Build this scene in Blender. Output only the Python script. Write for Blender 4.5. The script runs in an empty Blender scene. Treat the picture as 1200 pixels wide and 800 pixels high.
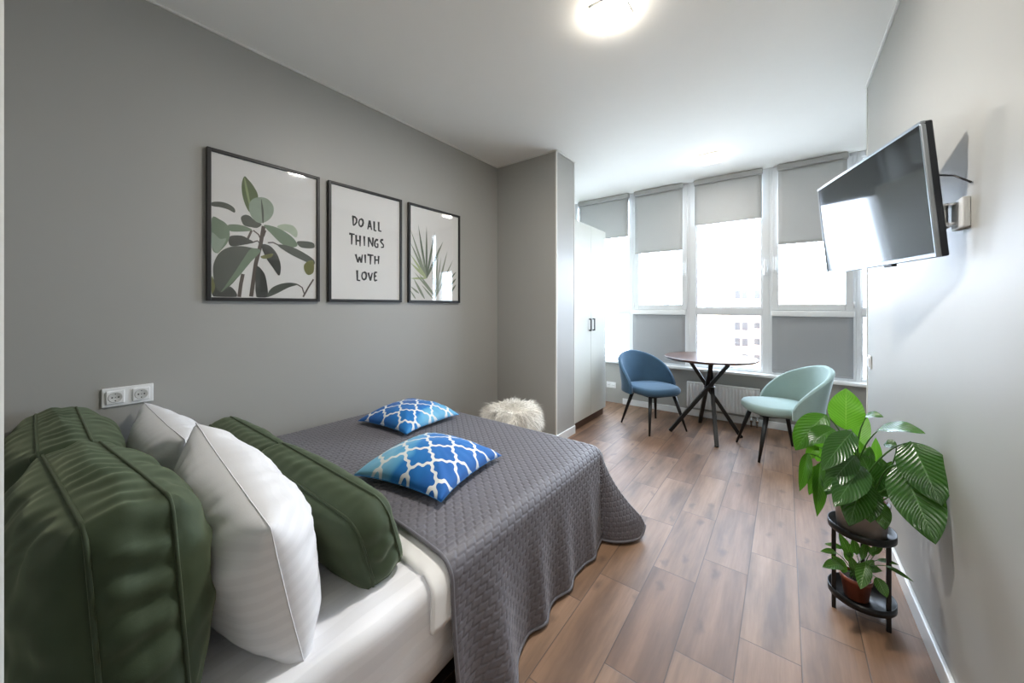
SKYC, SKY, SUN, EXPO = 'dbe9ff', 15.0, 0.0, 0.58
LAMPW, FILLW = 22.0, 11.0
import bpy, bmesh, math, random
import numpy as np
from mathutils import Vector, Matrix, noise
PI = math.pi
R = math.radians
scene = bpy.context.scene
COL = scene.collection
rng = random.Random(7)

# ------------------------------------------------------------------ camera
CAM = Vector((2.3439, 0.0, 1.25)); YAW = R(36.9617); FPX = 425.2078; PY = 358.22
FW = Vector((-math.sin(YAW), math.cos(YAW), 0)); RT = Vector((math.cos(YAW), math.sin(YAW), 0)); UP = Vector((0, 0, 1))
cd = bpy.data.cameras.new('camera'); cam = bpy.data.objects.new('camera', cd); COL.objects.link(cam)
cd.sensor_width = 36; cd.sensor_fit = 'HORIZONTAL'; cd.lens = FPX/1200*36
cd.shift_y = -(400-PY)/1200; cd.clip_start = 0.02; cd.clip_end = 400
cam.location = CAM; cam.rotation_euler = (R(90), 0, YAW)
scene.camera = cam

# ------------------------------------------------------------------ helpers
def lin(c):
    if isinstance(c, str):
        c = [int(c[i:i+2], 16)/255 for i in (0, 2, 4)]
        c = [x/12.92 if x <= .04045 else ((x+.055)/1.055)**2.4 for x in c]
    return (c[0], c[1], c[2], 1.0)

class NT:
    def __init__(s, name):
        s.m = bpy.data.materials.new(name); s.m.use_nodes = True
        s.t = s.m.node_tree; s.t.nodes.clear()
        s.out = s.n('ShaderNodeOutputMaterial')
    def n(s, typ, ins=None, **kw):
        x = s.t.nodes.new(typ)
        for k, v in kw.items(): setattr(x, k, v)
        if ins:
            for k, v in ins.items(): s.set(x, k, v)
        return x
    def set(s, x, k, v):
        sock = x.inputs[k]
        if isinstance(v, bpy.types.Node): v = v.outputs[0]
        if isinstance(v, bpy.types.NodeSocket): s.t.links.new(v, sock)
        else: sock.default_value = v
    def math(s, op, a, b=0.0, c=None):
        x = s.n('ShaderNodeMath', operation=op); s.set(x, 0, a); s.set(x, 1, b)
        if c is not None: s.set(x, 2, c)
        return x.outputs[0]
    def mix(s, f, a, b):
        x = s.n('ShaderNodeMix', data_type='RGBA'); s.set(x, 0, f); s.set(x, 6, a); s.set(x, 7, b)
        return x.outputs[2]
    def noise(s, vec, scale, detail=3, rough=.5):
        x = s.n('ShaderNodeTexNoise', {'Scale': scale, 'Detail': detail, 'Roughness': rough})
        if vec is not None: s.set(x, 'Vector', vec)
        return x.outputs['Fac']
    def ramp(s, f, stops):
        x = s.n('ShaderNodeValToRGB'); s.set(x, 0, f); e = x.color_ramp.elements
        while len(e) < len(stops): e.new(.5)
        for q, (p, c) in zip(e, stops): q.position = p; q.color = c
        return x.outputs[0]
    def bump(s, h, strength=.3, dist=.01, normal=None):
        x = s.n('ShaderNodeBump', {'Strength': strength, 'Distance': dist, 'Height': h})
        if normal is not None: s.set(x, 'Normal', normal)
        return x.outputs[0]
    def scaled(s, vec, sc):
        x = s.n('ShaderNodeMapping'); s.set(x, 'Vector', vec); x.inputs['Scale'].default_value = sc
        return x.outputs[0]
    def coord(s, k='Object'): return s.n('ShaderNodeTexCoord').outputs[k]
    def bsdf(s, color, rough=.5, metal=0., normal=None, **kw):
        x = s.n('ShaderNodeBsdfPrincipled'); s.set(x, 'Base Color', color); s.set(x, 'Roughness', rough); s.set(x, 'Metallic', metal)
        if normal is not None: s.set(x, 'Normal', normal)
        for k, v in kw.items(): s.set(x, k.replace('_', ' '), v)
        return x.outputs[0]
    def done(s, sh): s.t.links.new(sh, s.out.inputs[0]); return s.m

def plain(name, color, rough=.5, metal=0., var=.06, scale=8, bump=0., bscale=200, **kw):
    k = NT(name); co = k.coord(); c = lin(color)
    n = k.noise(co, scale, 3)
    a = tuple(min(1, x*(1-var)) for x in c[:3])+(1,); b = tuple(min(1, x*(1+var)) for x in c[:3])+(1,)
    nm = k.bump(k.noise(co, bscale, 2), bump, .002) if bump else None
    return k.done(k.bsdf(k.mix(n, a, b), rough, metal, nm, **kw))

class MB:
    """collects shapes, links them as one mesh object"""
    def __init__(s): s.v = []; s.f = []; s.mi = []; s.uv = {}; s.cur = 0; s.smooth = []; s.sm = True
    def add(s, vs, fs, uvs=None, smooth=None):
        b = len(s.v); s.v += [tuple(p) for p in vs]
        for i, f in enumerate(fs):
            if uvs is not None: s.uv[len(s.f)] = [uvs[j] for j in f]
            s.f.append(tuple(j+b for j in f)); s.mi.append(s.cur); s.smooth.append(s.sm if smooth is None else smooth)
    def box(s, lo, hi, bev=0., seg=2, mat=None):
        lo = Vector(lo); hi = Vector(hi); c = (lo+hi)/2; d = hi-lo
        bm = bmesh.new(); bmesh.ops.create_cube(bm, size=1)
        for v in bm.verts: v.co = Vector((v.co.x*d.x, v.co.y*d.y, v.co.z*d.z))
        if bev > 0:
            bev = min(bev, .49*min(abs(d.x), abs(d.y), abs(d.z)))
            bmesh.ops.bevel(bm, geom=bm.edges[:]+bm.verts[:], offset=bev, segments=seg, profile=.5, affect='EDGES')
        bm.verts.index_update()
        vs = [v.co+c for v in bm.verts]
        if mat is not None: vs = [mat @ v for v in vs]
        s.add(vs, [[v.index for v in f.verts] for f in bm.faces], smooth=False); bm.free(); return s
    def tube(s, pts, rad, n=10, caps=True, closed=False):
        pts = [Vector(p) for p in pts]; m = len(pts)
        rads = rad if isinstance(rad, (list, tuple)) else [rad]*m
        prev = None; vs = []
        for i, p in enumerate(pts):
            if closed: t = pts[(i+1) % m]-pts[i-1]
            else: t = pts[min(i+1, m-1)]-pts[max(i-1, 0)]
            t = t.normalized() if t.length > 1e-9 else Vector((0, 0, 1))
            if prev is None:
                a = Vector((0, 0, 1)) if abs(t.z) < .9 else Vector((1, 0, 0)); u = t.cross(a).normalized()
            else:
                u = (prev-t*prev.dot(t)); u = u.normalized() if u.length > 1e-6 else t.orthogonal().normalized()
            prev = u; w = t.cross(u)
            for k in range(n):
                a = 2*PI*k/n; vs.append(p+(u*math.cos(a)+w*math.sin(a))*rads[i])
        fs = []
        for i in range(m if closed else m-1):
            j = (i+1) % m
            for k in range(n): fs.append((i*n+k, i*n+(k+1) % n, j*n+(k+1) % n, j*n+k))
        s.add(vs, fs, smooth=True)
        if caps and not closed:
            b = len(s.v)-len(vs)
            for i0 in (0, m-1):
                f = [b+i0*n+k for k in range(n)]
                if i0 == 0: f.reverse()
                s.f.append(tuple(f)); s.mi.append(s.cur); s.smooth.append(False)
        return s
    def lathe(s, prof, n=40, c=(0, 0, 0)):
        c = Vector(c); vs = []; m = len(prof)
        for r, z in prof:
            for k in range(n): a = 2*PI*k/n; vs.append(c+Vector((r*math.cos(a), r*math.sin(a), z)))
        fs = [(i*n+k, i*n+(k+1) % n, (i+1)*n+(k+1) % n, (i+1)*n+k) for i in range(m-1) for k in range(n)]
        s.add(vs, fs, smooth=True); return s
    def grid(s, fn, nu, nv, wrapu=False, uvfn=None):
        vs = []; uvs = []
        for i in range(nu if wrapu else nu+1):
            for j in range(nv+1):
                vs.append(fn(i/nu, j/nv)); uvs.append(uvfn(i/nu, j/nv) if uvfn else (i/nu, j/nv))
        W = nv+1; fs = []
        for i in range(nu):
            k = (i+1) % nu if wrapu else i+1
            for j in range(nv): fs.append((i*W+j, k*W+j, k*W+j+1, i*W+j+1))
        s.add(vs, fs, uvs, smooth=True); return s
    def xf(s, M, start=0):
        for i in range(start, len(s.v)): s.v[i] = tuple(M @ Vector(s.v[i]))
        return s
    def build(s, name, mats, parent=None, off=None, loc=None):
        """parent: shapes are in world space, shifted by the thing's base (off)"""
        if not isinstance(mats, (list, tuple)): mats = [mats]
        me = bpy.data.meshes.new(name)
        o3 = Vector(off) if off is not None else Vector(loc) if loc is not None else Vector((0, 0, 0))
        me.from_pydata([tuple(Vector(p)-o3) for p in s.v], [], s.f)
        for m in mats: me.materials.append(m)
        me.polygons.foreach_set('material_index', s.mi); me.polygons.foreach_set('use_smooth', s.smooth)
        if s.uv:
            ul = me.uv_layers.new(name='UVMap'); arr = np.zeros((len(me.loops), 2), dtype=np.float32)
            for fi, us in s.uv.items():
                st = me.polygons[fi].loop_start
                for k, u in enumerate(us): arr[st+k] = u
            ul.data.foreach_set('uv', arr.ravel())
        me.update()
        o = bpy.data.objects.new(name, me); COL.objects.link(o)
        if loc is not None: o.location = loc
        if parent is not None: o.parent = parent
        return o

def tag(o, label=None, cat=None, group=None, kind=None):
    if label: o['label'] = label
    if cat: o['category'] = cat
    if group: o['group'] = group
    if kind: o['kind'] = kind
    return o
def thing(name, label, cat, loc=(0, 0, 0), rotz=0, group=None):
    o = bpy.data.objects.new(name, None); COL.objects.link(o); o.location = loc; o.rotation_euler = (0, 0, rotz)
    o.empty_display_size = .05
    return tag(o, label, cat, group)
def struct(name, mb, m, label=None):
    return tag(mb.build(name, m), label, None, None, 'structure')
def dup(root, loc, rotz, label):
    r = root.copy(); COL.objects.link(r); r.location = loc; r.rotation_euler = (0, 0, rotz); r['label'] = label
    for ch in list(root.children):
        c = ch.copy(); COL.objects.link(c); c.parent = r
        for g in list(ch.children):
            d = g.copy(); COL.objects.link(d); d.parent = c
    return r

W = 2.7682; H = 2.66; L = 4.5537
YB = -0.36        # wall behind the bed head
# ------------------------------------------------------------------ materials
def wall_mat(name, color, rough=.45):
    k = NT(name); co = k.coord()
    n = k.noise(co, 1.2, 4); c = lin(color)
    nm = k.bump(k.noise(co, 260, 2), .05, .001)
    return k.done(k.bsdf(k.mix(n, tuple(x*.97 for x in c[:3])+(1,), tuple(x*1.03 for x in c[:3])+(1,)), rough, 0, nm, Specular_IOR_Level=.4))
M_wall = wall_mat('grey wall paint', 'a6a5a0')
M_wallw = wall_mat('pale wall paint', 'd6d8d4')
M_ceil = plain('white ceiling paint', 'f7f5f0', .7, var=.01)
M_white = plain('white lacquer', 'e9eaea', .3, var=.01)
M_pvc = plain('white window frame plastic', 'dcdedf', .32, var=.01)
M_trim = plain('white trim', 'e4e3dd', .4, var=.02)
M_black = plain('black metal', '0c0c0d', .38, var=.1)
M_blackw = plain('black frame', '141312', .45, var=.15)
M_blind = None
def blind_mat(name, color, tr):
    k = NT(name); co = k.coord()
    wv = k.noise(k.scaled(co, (40, 40, 900)), 1, 2)
    c = lin(color)
    colr = k.mix(wv, tuple(x*.95 for x in c[:3])+(1,), tuple(x*1.05 for x in c[:3])+(1,))
    d = k.bsdf(colr, .85)
    t = k.n('ShaderNodeBsdfTranslucent'); k.set(t, 0, colr)
    mx = k.n('ShaderNodeMixShader', {0: tr}); k.t.links.new(d, mx.inputs[1]); k.t.links.new(t.outputs[0], mx.inputs[2])
    return k.done(mx.outputs[0])
M_blind = blind_mat('grey blind fabric', 'c2c3c2', .10)
M_blind2 = blind_mat('dark grey blind fabric', 'a3a5a7', .04)
M_cass = plain('grey blind cassette', 'b4b4b3', .4, var=.02)
def glass_mat():
    k = NT('window glass'); tr = k.n('ShaderNodeBsdfTransparent'); k.set(tr, 0, (.97, .985, .98, 1))
    g = k.n('ShaderNodeBsdfGlossy'); k.set(g, 'Roughness', .02)
    gm = k.n('ShaderNodeNewGeometry'); fr = k.n('ShaderNodeFresnel', {'IOR': k.math('SUBTRACT', 1.45, k.math('MULTIPLY', gm.outputs['Backfacing'], .7603))})
    mx = k.n('ShaderNodeMixShader'); k.set(mx, 0, fr); k.t.links.new(tr.outputs[0], mx.inputs[1]); k.t.links.new(g.outputs[0], mx.inputs[2])
    return k.done(mx.outputs[0])
M_glass = glass_mat()
def pglass_mat():
    k = NT('picture glass'); tr = k.n('ShaderNodeBsdfTransparent')
    g = k.n('ShaderNodeBsdfGlossy'); k.set(g, 'Roughness', .03)
    gm = k.n('ShaderNodeNewGeometry'); fr = k.n('ShaderNodeFresnel', {'IOR': k.math('SUBTRACT', 1.45, k.math('MULTIPLY', gm.outputs['Backfacing'], .7603))})
    mx = k.n('ShaderNodeMixShader'); k.set(mx, 0, fr); k.t.links.new(tr.outputs[0], mx.inputs[1]); k.t.links.new(g.outputs[0], mx.inputs[2])
    return k.done(mx.outputs[0])
M_pglass = pglass_mat()

def floor_mat():
    k = NT('wood plank tiles'); co = k.coord(); sp = k.n('ShaderNodeSeparateXYZ'); k.set(sp, 0, co)
    x, y = sp.outputs[0], sp.outputs[1]; PW, PL = .1842, .593
    xs = k.math('DIVIDE', k.math('SUBTRACT', x, 1.4695-.1842*12), PW)
    ki = k.math('FLOOR', xs); fx = k.math('SUBTRACT', xs, ki)
    ys = k.math('DIVIDE', k.math('SUBTRACT', k.math('SUBTRACT', y, 1.403-.2*12-.593*10), k.math('MULTIPLY', ki, .2)), PL)
    yi = k.math('FLOOR', ys); fy = k.math('SUBTRACT', ys, yi)
    ex = k.math('MULTIPLY', k.math('MINIMUM', fx, k.math('SUBTRACT', 1, fx)), PW)
    ey = k.math('MULTIPLY', k.math('MINIMUM', fy, k.math('SUBTRACT', 1, fy)), PL)
    e = k.math('MINIMUM', ex, ey)
    line = k.math('SMOOTH_MIN', k.math('DIVIDE', e, .0027), 1.0, .1)
    cb = k.n('ShaderNodeCombineXYZ'); k.set(cb, 0, ki); k.set(cb, 1, yi)
    wn = k.n('ShaderNodeTexWhiteNoise', noise_dimensions='2D'); k.set(wn, 'Vector', cb)
    rnd = wn.outputs['Value']
    off = k.n('ShaderNodeVectorMath', operation='ADD')
    cb2 = k.n('ShaderNodeCombineXYZ'); k.set(cb2, 0, k.math('MULTIPLY', rnd, 37)); k.set(cb2, 1, k.math('MULTIPLY', rnd, 91)); k.set(cb2, 2, k.math('MULTIPLY', rnd, 13))
    k.set(off, 0, co); k.set(off, 1, cb2)
    g1 = k.noise(k.scaled(off.outputs[0], (5.5, .8, 1)), 1.6, 5, .55)
    g2 = k.noise(k.scaled(off.outputs[0], (85, 4, 1)), 1, 4, .6)
    kn = k.n('ShaderNodeTexVoronoi', {'Scale': 1.0}, voronoi_dimensions='2D'); dn = k.n('ShaderNodeTexNoise', {'Scale': 18.0, 'Detail': 2}); k.set(dn, 'Vector', off.outputs[0])
    ds = k.n('ShaderNodeVectorMath', operation='SCALE'); k.set(ds, 0, dn.outputs['Color']); ds.inputs['Scale'].default_value = .05
    da = k.n('ShaderNodeVectorMath', operation='ADD'); k.set(da, 0, off.outputs[0]); k.set(da, 1, ds.outputs[0])
    k.set(kn, 'Vector', k.scaled(da.outputs[0], (5.2, 2.3, 1)))
    knot = k.ramp(kn.outputs['Distance'], [(.02, (1, 1, 1, 1)), (.11, (0, 0, 0, 1))])
    base = k.ramp(g1, [(.32, lin('614632')), (.5, lin('93735a')), (.68, lin('b18f76'))])
    base = k.mix(k.math('MULTIPLY', g2, .6), base, lin('64503f'))
    base = k.mix(k.math('MULTIPLY', knot, .45), base, lin('3c2b21'))
    tint = k.mix(rnd, lin('d8cabd'), lin('ffffff'))
    mm = k.n('ShaderNodeMix', data_type='RGBA', blend_type='MULTIPLY'); k.set(mm, 0, 1.0); k.set(mm, 6, base); k.set(mm, 7, tint)
    col = k.mix(line, lin('3a2e27'), mm.outputs[2])
    hgt = k.math('ADD', line, k.math('MULTIPLY', g2, .12))
    nm = k.bump(hgt, .35, .0015)
    rg = k.math('ADD', .40, k.math('MULTIPLY', g2, .14))
    return k.done(k.bsdf(col, rg, 0, nm, Specular_IOR_Level=.55))
M_floor = floor_mat()

def fabric(name, color, rough=.85, sheen=.3, wv=900, bump=.15, var=.1, nscale=6, tint=None):
    k = NT(name); co = k.coord(); c = lin(color)
    n = k.noise(co, nscale, 4, .6); f = k.noise(co, wv, 2)
    col = k.mix(n, tuple(x*(1-var) for x in c[:3])+(1,), tuple(min(1, x*(1+var)) for x in c[:3])+(1,))
    nm = k.bump(f, bump, .001)
    kw = dict(Sheen_Weight=sheen, Sheen_Roughness=.4)
    sh = k.bsdf(col, rough, 0, nm, **kw)
    if tint: sh.node.inputs['Sheen Tint'].default_value = lin(tint)
    return k.done(sh)
M_green = fabric('green velvet', '38462f', .75, .5, 500, .12, .25, 9, 'b5bf9c')
M_gpipe = fabric('green velvet piping', '36432d', .75, .4, 500, .1, .1, 9, 'b5bf9c')
M_chairb = fabric('blue velvet', '3a5a73', .8, .5, 500, .1, .12, 14, 'b8cad8')
M_chairm = fabric('mint velvet', '90a6a1', .8, .4, 500, .1, .06, 14, 'e4eeec')
M_fur = plain('white fur', 'fbf7f0', .8, var=.05)
M_soil = plain('potting soil', '2a1f18', .95, var=.4, scale=60, bump=.6, bscale=120)
M_terra = plain('terracotta plastic', '8c4a35', .5, var=.08)
M_taupe = plain('taupe ceramic', '9c9089', .45, var=.03)
M_plinth = plain('brown plinth', '5b4437', .5, var=.15, scale=30)
M_chrome = plain('chrome', 'd8d8da', .12, 1., var=.02)
M_alu = plain('brushed silver', 'aab0b6', .3, 1., var=.03)
M_stem = plain('green stem', '3f6b22', .5, var=.15, scale=30)

def stripes_mat(name, c1, freq, axis, b=.90, wr=6):
    k = NT(name); co = k.coord('UV'); ob = k.coord('Object')
    sp = k.n('ShaderNodeSeparateXYZ'); k.set(sp, 0, co)
    w = k.math('SINE', k.math('MULTIPLY', sp.outputs[axis], freq*2*PI))
    st = k.math('SMOOTH_MIN', k.math('MAXIMUM', k.math('MULTIPLY', k.math('ADD', w, .0), 4), 0), 1, .2)
    c = lin(c1)
    col = k.mix(st, tuple(x*b for x in c[:3])+(1,), c)
    rough = k.math('SUBTRACT', .75, k.math('MULTIPLY', st, .2))
    nm = k.bump(k.noise(ob, 420, 2), .08, .001)
    return k.done(k.bsdf(col, rough, 0, nm, Sheen_Weight=.15))
M_sheet = stripes_mat('white striped satin', 'f2f2f6', 26, 0, .93)
M_pillow = stripes_mat('white pillowcase', 'f2f2f5', 12, 1, .96)
M_duvet = fabric('white duvet cotton', 'ecebea', .85, .2, 600, .1, .02)
def quilt_mat():
    k = NT('grey quilted satin'); co = k.coord()
    n = k.noise(co, 5, 3); c = lin('68666d')
    col = k.mix(n, tuple(x*.93 for x in c[:3])+(1,), tuple(x*1.07 for x in c[:3])+(1,))
    nm = k.bump(k.noise(co, 700, 2), .1, .0006)
    return k.done(k.bsdf(col, .5, 0, nm, Sheen_Weight=.25, Sheen_Roughness=.4))
M_quilt = quilt_mat()
M_bind = fabric('grey binding', '66646a', .6, .2, 500, .1, .05)

def trellis_mat(name, flip=1, shift=(0, 0), bias=.5):
    k = NT(name); uv = k.coord('UV'); sp = k.n('ShaderNodeSeparateXYZ'); k.set(sp, 0, uv)
    N = 3.2
    def cell(o, sh):
        a = k.math('ADD', k.math('MULTIPLY', o, N), sh)
        return k.math('SUBTRACT', a, k.math('FLOOR', k.math('ADD', a, .5)))
    qx = cell(sp.outputs[0], .15+shift[0]); qy = cell(sp.outputs[1], .3+shift[1])
    u = k.math('ABSOLUTE', qx); v = k.math('ABSOLUTE', qy)
    s = k.math('SUBTRACT', k.math('ADD', u, v), .5)
    t = k.math('ADD', k.math('SUBTRACT', v, u), .5)
    wob = k.math('ADD', k.math('MULTIPLY', k.math('SINE', k.math('MULTIPLY', t, 2*PI)), .055), k.math('MULTIPLY', k.math('SINE', k.math('MULTIPLY', t, 6*PI)), .032))
    d = k.math('ABSOLUTE', k.math('SUBTRACT', s, wob))
    # little ring where the lines meet
    line = k.math('LESS_THAN', d, .068)
    n = k.noise(uv, 1.6, 2)
    g = k.math('ADD', k.math('MULTIPLY', k.math('SUBTRACT', sp.outputs[0], .5), flip), k.math('MULTIPLY', k.math('SUBTRACT', n, .5), 1.1))
    g = k.math('ADD', g, bias)
    blue = k.ramp(g, [(.20, lin('7cbfe0')), (.34, lin('58a8d8')), (.42, lin('0a78c6')), (.9, lin('005fb0'))])
    col = k.mix(line, blue, lin('e9ebea'))
    nm = k.bump(k.noise(k.coord(), 500, 2), .12, .001)
    return k.done(k.bsdf(col, .75, 0, nm, Sheen_Weight=.15))
M_tr1 = trellis_mat('blue trellis cotton', 1.0)
M_tr2 = trellis_mat('dark blue trellis cotton', -1.0, (.3, .1), .78)

def leaf_mat(name, ca, cb, vein, dens=16, tr=.25, rough=.32):
    k = NT(name); uv = k.coord('UV'); sp = k.n('ShaderNodeSeparateXYZ'); k.set(sp, 0, uv)
    a = k.math('ABSOLUTE', k.math('SUBTRACT', sp.outputs[0], .5))
    ph = k.math('SUBTRACT', k.math('MULTIPLY', sp.outputs[1], dens), k.math('MULTIPLY', a, dens*.55))
    w = k.math('SINE', k.math('MULTIPLY', ph, 2*PI))
    vn = k.math('POWER', k.math('MAXIMUM', w, 0), 3)
    mid = k.math('LESS_THAN', a, .018)
    n = k.noise(k.coord(), 14, 3)
    col = k.mix(n, lin(ca), lin(cb)); col = k.mix(k.math('MULTIPLY', vn, .4), col, lin(vein)); col = k.mix(k.math('MULTIPLY', mid, .7), col, lin(vein))
    nm = k.bump(w, .25, .002)
    d = k.bsdf(col, rough, 0, nm, Specular_IOR_Level=.5)
    t = k.n('ShaderNodeBsdfTranslucent'); k.set(t, 0, k.mix(.5, col, lin('7fc02a')))
    mx = k.n('ShaderNodeMixShader', {0: tr}); k.t.links.new(d, mx.inputs[1]); k.t.links.new(t.outputs[0], mx.inputs[2])
    return k.done(mx.outputs[0])
M_leaf = leaf_mat('glossy green leaf', '2c5a16', '3c6f1e', '5b8a3a', 12, .25, .26)
M_leafd = leaf_mat('dark green leaf', '1f4414', '2b5a1c', '5f8450', 13, .15, .24)
M_leafl = leaf_mat('bright green leaf', '4d8f1a', '62a024', '85b84a', 14, .4, .35)
M_leafs = leaf_mat('small green leaf', '2a5216', '3f7022', '8aa866', 9, .2, .3)

def table_mat():
    k = NT('dark walnut top'); co = k.coord()
    g = k.noise(k.scaled(co, (3, 30, 3)), 2, 5, .6)
    col = k.ramp(g, [(.3, lin('38231a')), (.6, lin('53372a')), (.8, lin('634434'))])
    return k.done(k.bsdf(col, .3, 0, None, Specular_IOR_Level=.6))
M_table = table_mat()
def ward_mat():
    k = NT('pale grey wardrobe front'); co = k.coord()
    n = k.noise(co, 3, 2); return k.done(k.bsdf(k.mix(n, lin('c9cbc2'), lin('cfd0c9')), .32))
M_ward = ward_mat()
def screen_mat():
    k = NT('television screen'); co = k.coord()
    return k.done(k.bsdf(k.mix(k.noise(co, 20, 1), lin('050607'), lin('070809')), .06, 0, None, Specular_IOR_Level=.55))
M_screen = screen_mat()
def emit(name, c, s):
    k = NT(name); e = k.n('ShaderNodeEmission', {'Strength': s}); k.set(e, 0, lin(c)); return k.done(e.outputs[0])
LAMP = 20.0
M_lamp = emit('lit lamp diffuser', 'fff6e8', LAMP); M_lampf = emit('dim lit lamp diffuser', 'fff6e8', 7.0)
# ------------------------------------------------------------------ room shell
XR = 3.55; XC = .689; CY0 = 2.868; CY1 = 3.218; RE = 3.247
mb = MB(); mb.box((-.1, -1.5, -.12), (XR+.1, L+.35, 0)); struct('floor', mb, M_floor)
mb = MB(); mb.box((-.1, -1.5, H), (XR+.1, L+.35, H+.12)); struct('ceiling', mb, M_ceil)
mb = MB(); mb.box((-.12, YB-.1, 0), (0, L+.3, H)); struct('wall_left', mb, M_wall)
mb = MB(); mb.box((0, CY0, 0), (XC, CY1, H)); struct('wall_pier', mb, M_wall)
mb = MB(); mb.box((W, -1.4, 0), (W+.14, RE, H)); struct('wall_right', mb, M_wall)
mb = MB(); mb.box((0, YB-.1, 0), (1.72, YB, H)); struct('wall_back', mb, M_wall)
mb = MB(); mb.box((1.72, -1.4, 0), (1.80, -.0155, H)); struct('wall_entry', mb, M_wallw)
mb = MB(); mb.box((1.72, -1.5, 0), (W+.14, -1.4, H)); struct('wall_rear', mb, M_wall)
mb = MB(); mb.box((0, L, 0), (XR, L+.3, .525)); struct('wall_front', mb, M_wall)
mb = MB(); mb.box((XR, RE-.1, 0), (XR+.1, L+.3, H)); mb.box((W+.14, RE-.1, 0), (XR, RE, H)); struct('wall_niche', mb, M_wall)
# thin white beads
n_tr = [0]
def trim(lo, hi, bev=.002, m=None):
    n_tr[0] += 1; mb = MB(); mb.box(lo, hi, bev); return struct('trim_%d' % n_tr[0], mb, m or M_trim)
e = .012
trim((0, YB, H-.010), (e, CY0, H)); trim((0, CY0-e, H-.010), (XC+.004, CY0, H)); trim((XC, CY0-.004, H-.010), (XC+e, CY1+.004, H))
trim((W-e, -.9, H-.010), (W, RE+.004, H))
trim((XC-.010, CY0-.004, 0), (XC+.004, CY0+.010, H)); trim((XC-.006, CY1-.008, 0), (XC+.004, CY1+.003, H))
trim((W-.004, RE-.010, 0), (W+.008, RE+.004, H))
def base(name, lo, hi):
    mb = MB(); mb.box(lo, hi, .004); struct(name, mb, M_white)
BH = .078
base('baseboard_right', (W-.014, -1.4, 0), (W, RE, BH))
base('baseboard_front', (XC, L-.014, 0), (XR, L, .072))
base('baseboard_left', (0, YB, 0), (.012, CY0, BH))
base('baseboard_pier', (XC, CY0-.014, 0), (XC+.014, CY1, BH))
base('baseboard_pier_front', (.0, CY0-.014, 0), (XC+.002, CY0, BH))

# ------------------------------------------------------------------ windows
ZS, ZT0, ZT1, ZH = .565, 1.165, 1.205, 2.66
edges = [-.02, .82, 1.468, 2.215, 2.868, 3.55]
FY0, FY1 = L, L+.07
def frame_box(mb, x0, x1, z0, z1, t, y0=FY0, y1=FY1, bev=.004):
    tl, tr, tb, tt = t
    if tl: mb.box((x0, y0, z0), (x0+tl, y1, z1), bev)
    if tr: mb.box((x1-tr, y0, z0), (x1, y1, z1), bev)
    if tb: mb.box((x0+tl, y0, z0), (x1-tr, y1, z0+tb), bev)
    if tt: mb.box((x0+tl, y0, z1-tt), (x1-tr, y1, z1), bev)
def glass(parent, x0, x1, z0, z1, y):
    mb = MB(); mb.box((x0, y, z0), (x1, y+.012, z1)); g = mb.build('glass', M_glass, parent); return g
def handle(parent, x, z, side):
    mb = MB(); mb.box((x-.014, FY0-.030, z-.035), (x+.014, FY0-.018, z+.035), .004)
    mb.box((x-.009, FY0-.058, z-.012), (x+.009, FY0-.028, z+.012), .004)
    mb.box((x-.010, FY0-.060, z-.012), (x+.010, FY0-.046, z+.125), .005)
    return mb.build('handle', M_white, parent)
for i in range(5):
    x0, x1 = edges[i], edges[i+1]
    mb = MB()
    sash = i in (1, 3)
    tl = .045 if sash else (.065 if i != 4 else .03); tr = .045 if sash else (.06 if i != 0 else .045)
    frame_box(mb, x0, x1, ZS-.02, ZH, (tl, tr, .035, .05))
    mb.box((x0+tl, FY0, ZT0-.005), (x1-tr, FY1, ZT1+.02), .004)
    w = struct('window_%d' % (i+1), mb, M_pvc)
    # glazing beads and panes
    bd = MB(); frame_box(bd, x0+tl, x1-tr, ZS+.013, ZT0-.004, (.014,)*4, FY0+.012, FY1-.012, .002)
    if not sash: frame_box(bd, x0+tl, x1-tr, ZT1+.019, ZH-.05, (.014,)*4, FY0+.012, FY1-.012, .002)
    bd.build('glazing_bead', M_pvc, w)
    glass(w, x0+tl+.01, x1-tr-.01, ZS+.02, ZT0-.008, FY0+.03)
    if sash:
        sb = MB(); frame_box(sb, x0+.022, x1-.022, ZT1-.002, ZH-.03, (.056, .056, .062, .06), FY0-.02, FY1-.01, .006)
        s = sb.build('sash', M_pvc, w)
        glass(s, x0+.07, x1-.07, ZT1+.055, ZH-.085, FY0+.02)
        handle(s, x1-.045 if i == 1 else x0+.045, 1.62, 1)
        for hz in (1.26, 2.45):
            hb = MB(); xh = x0+.018 if i == 1 else x1-.018
            hb.tube([(xh, FY0-.022, hz-.03), (xh, FY0-.022, hz+.03)], .007, 8); hb.build('hinge', M_white, s)
    else:
        glass(w, x0+tl+.01, x1-tr-.01, ZT1+.025, ZH-.055, FY0+.03)
        if i == 2: handle(w, x1-.03, 1.60, 1)
mb = MB(); mb.box((XC-.25, L-.085, .522), (XR, L+.01, .552), .008, 3)
struct('trim_%d' % 20, mb, M_white, 'white window sill')

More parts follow.
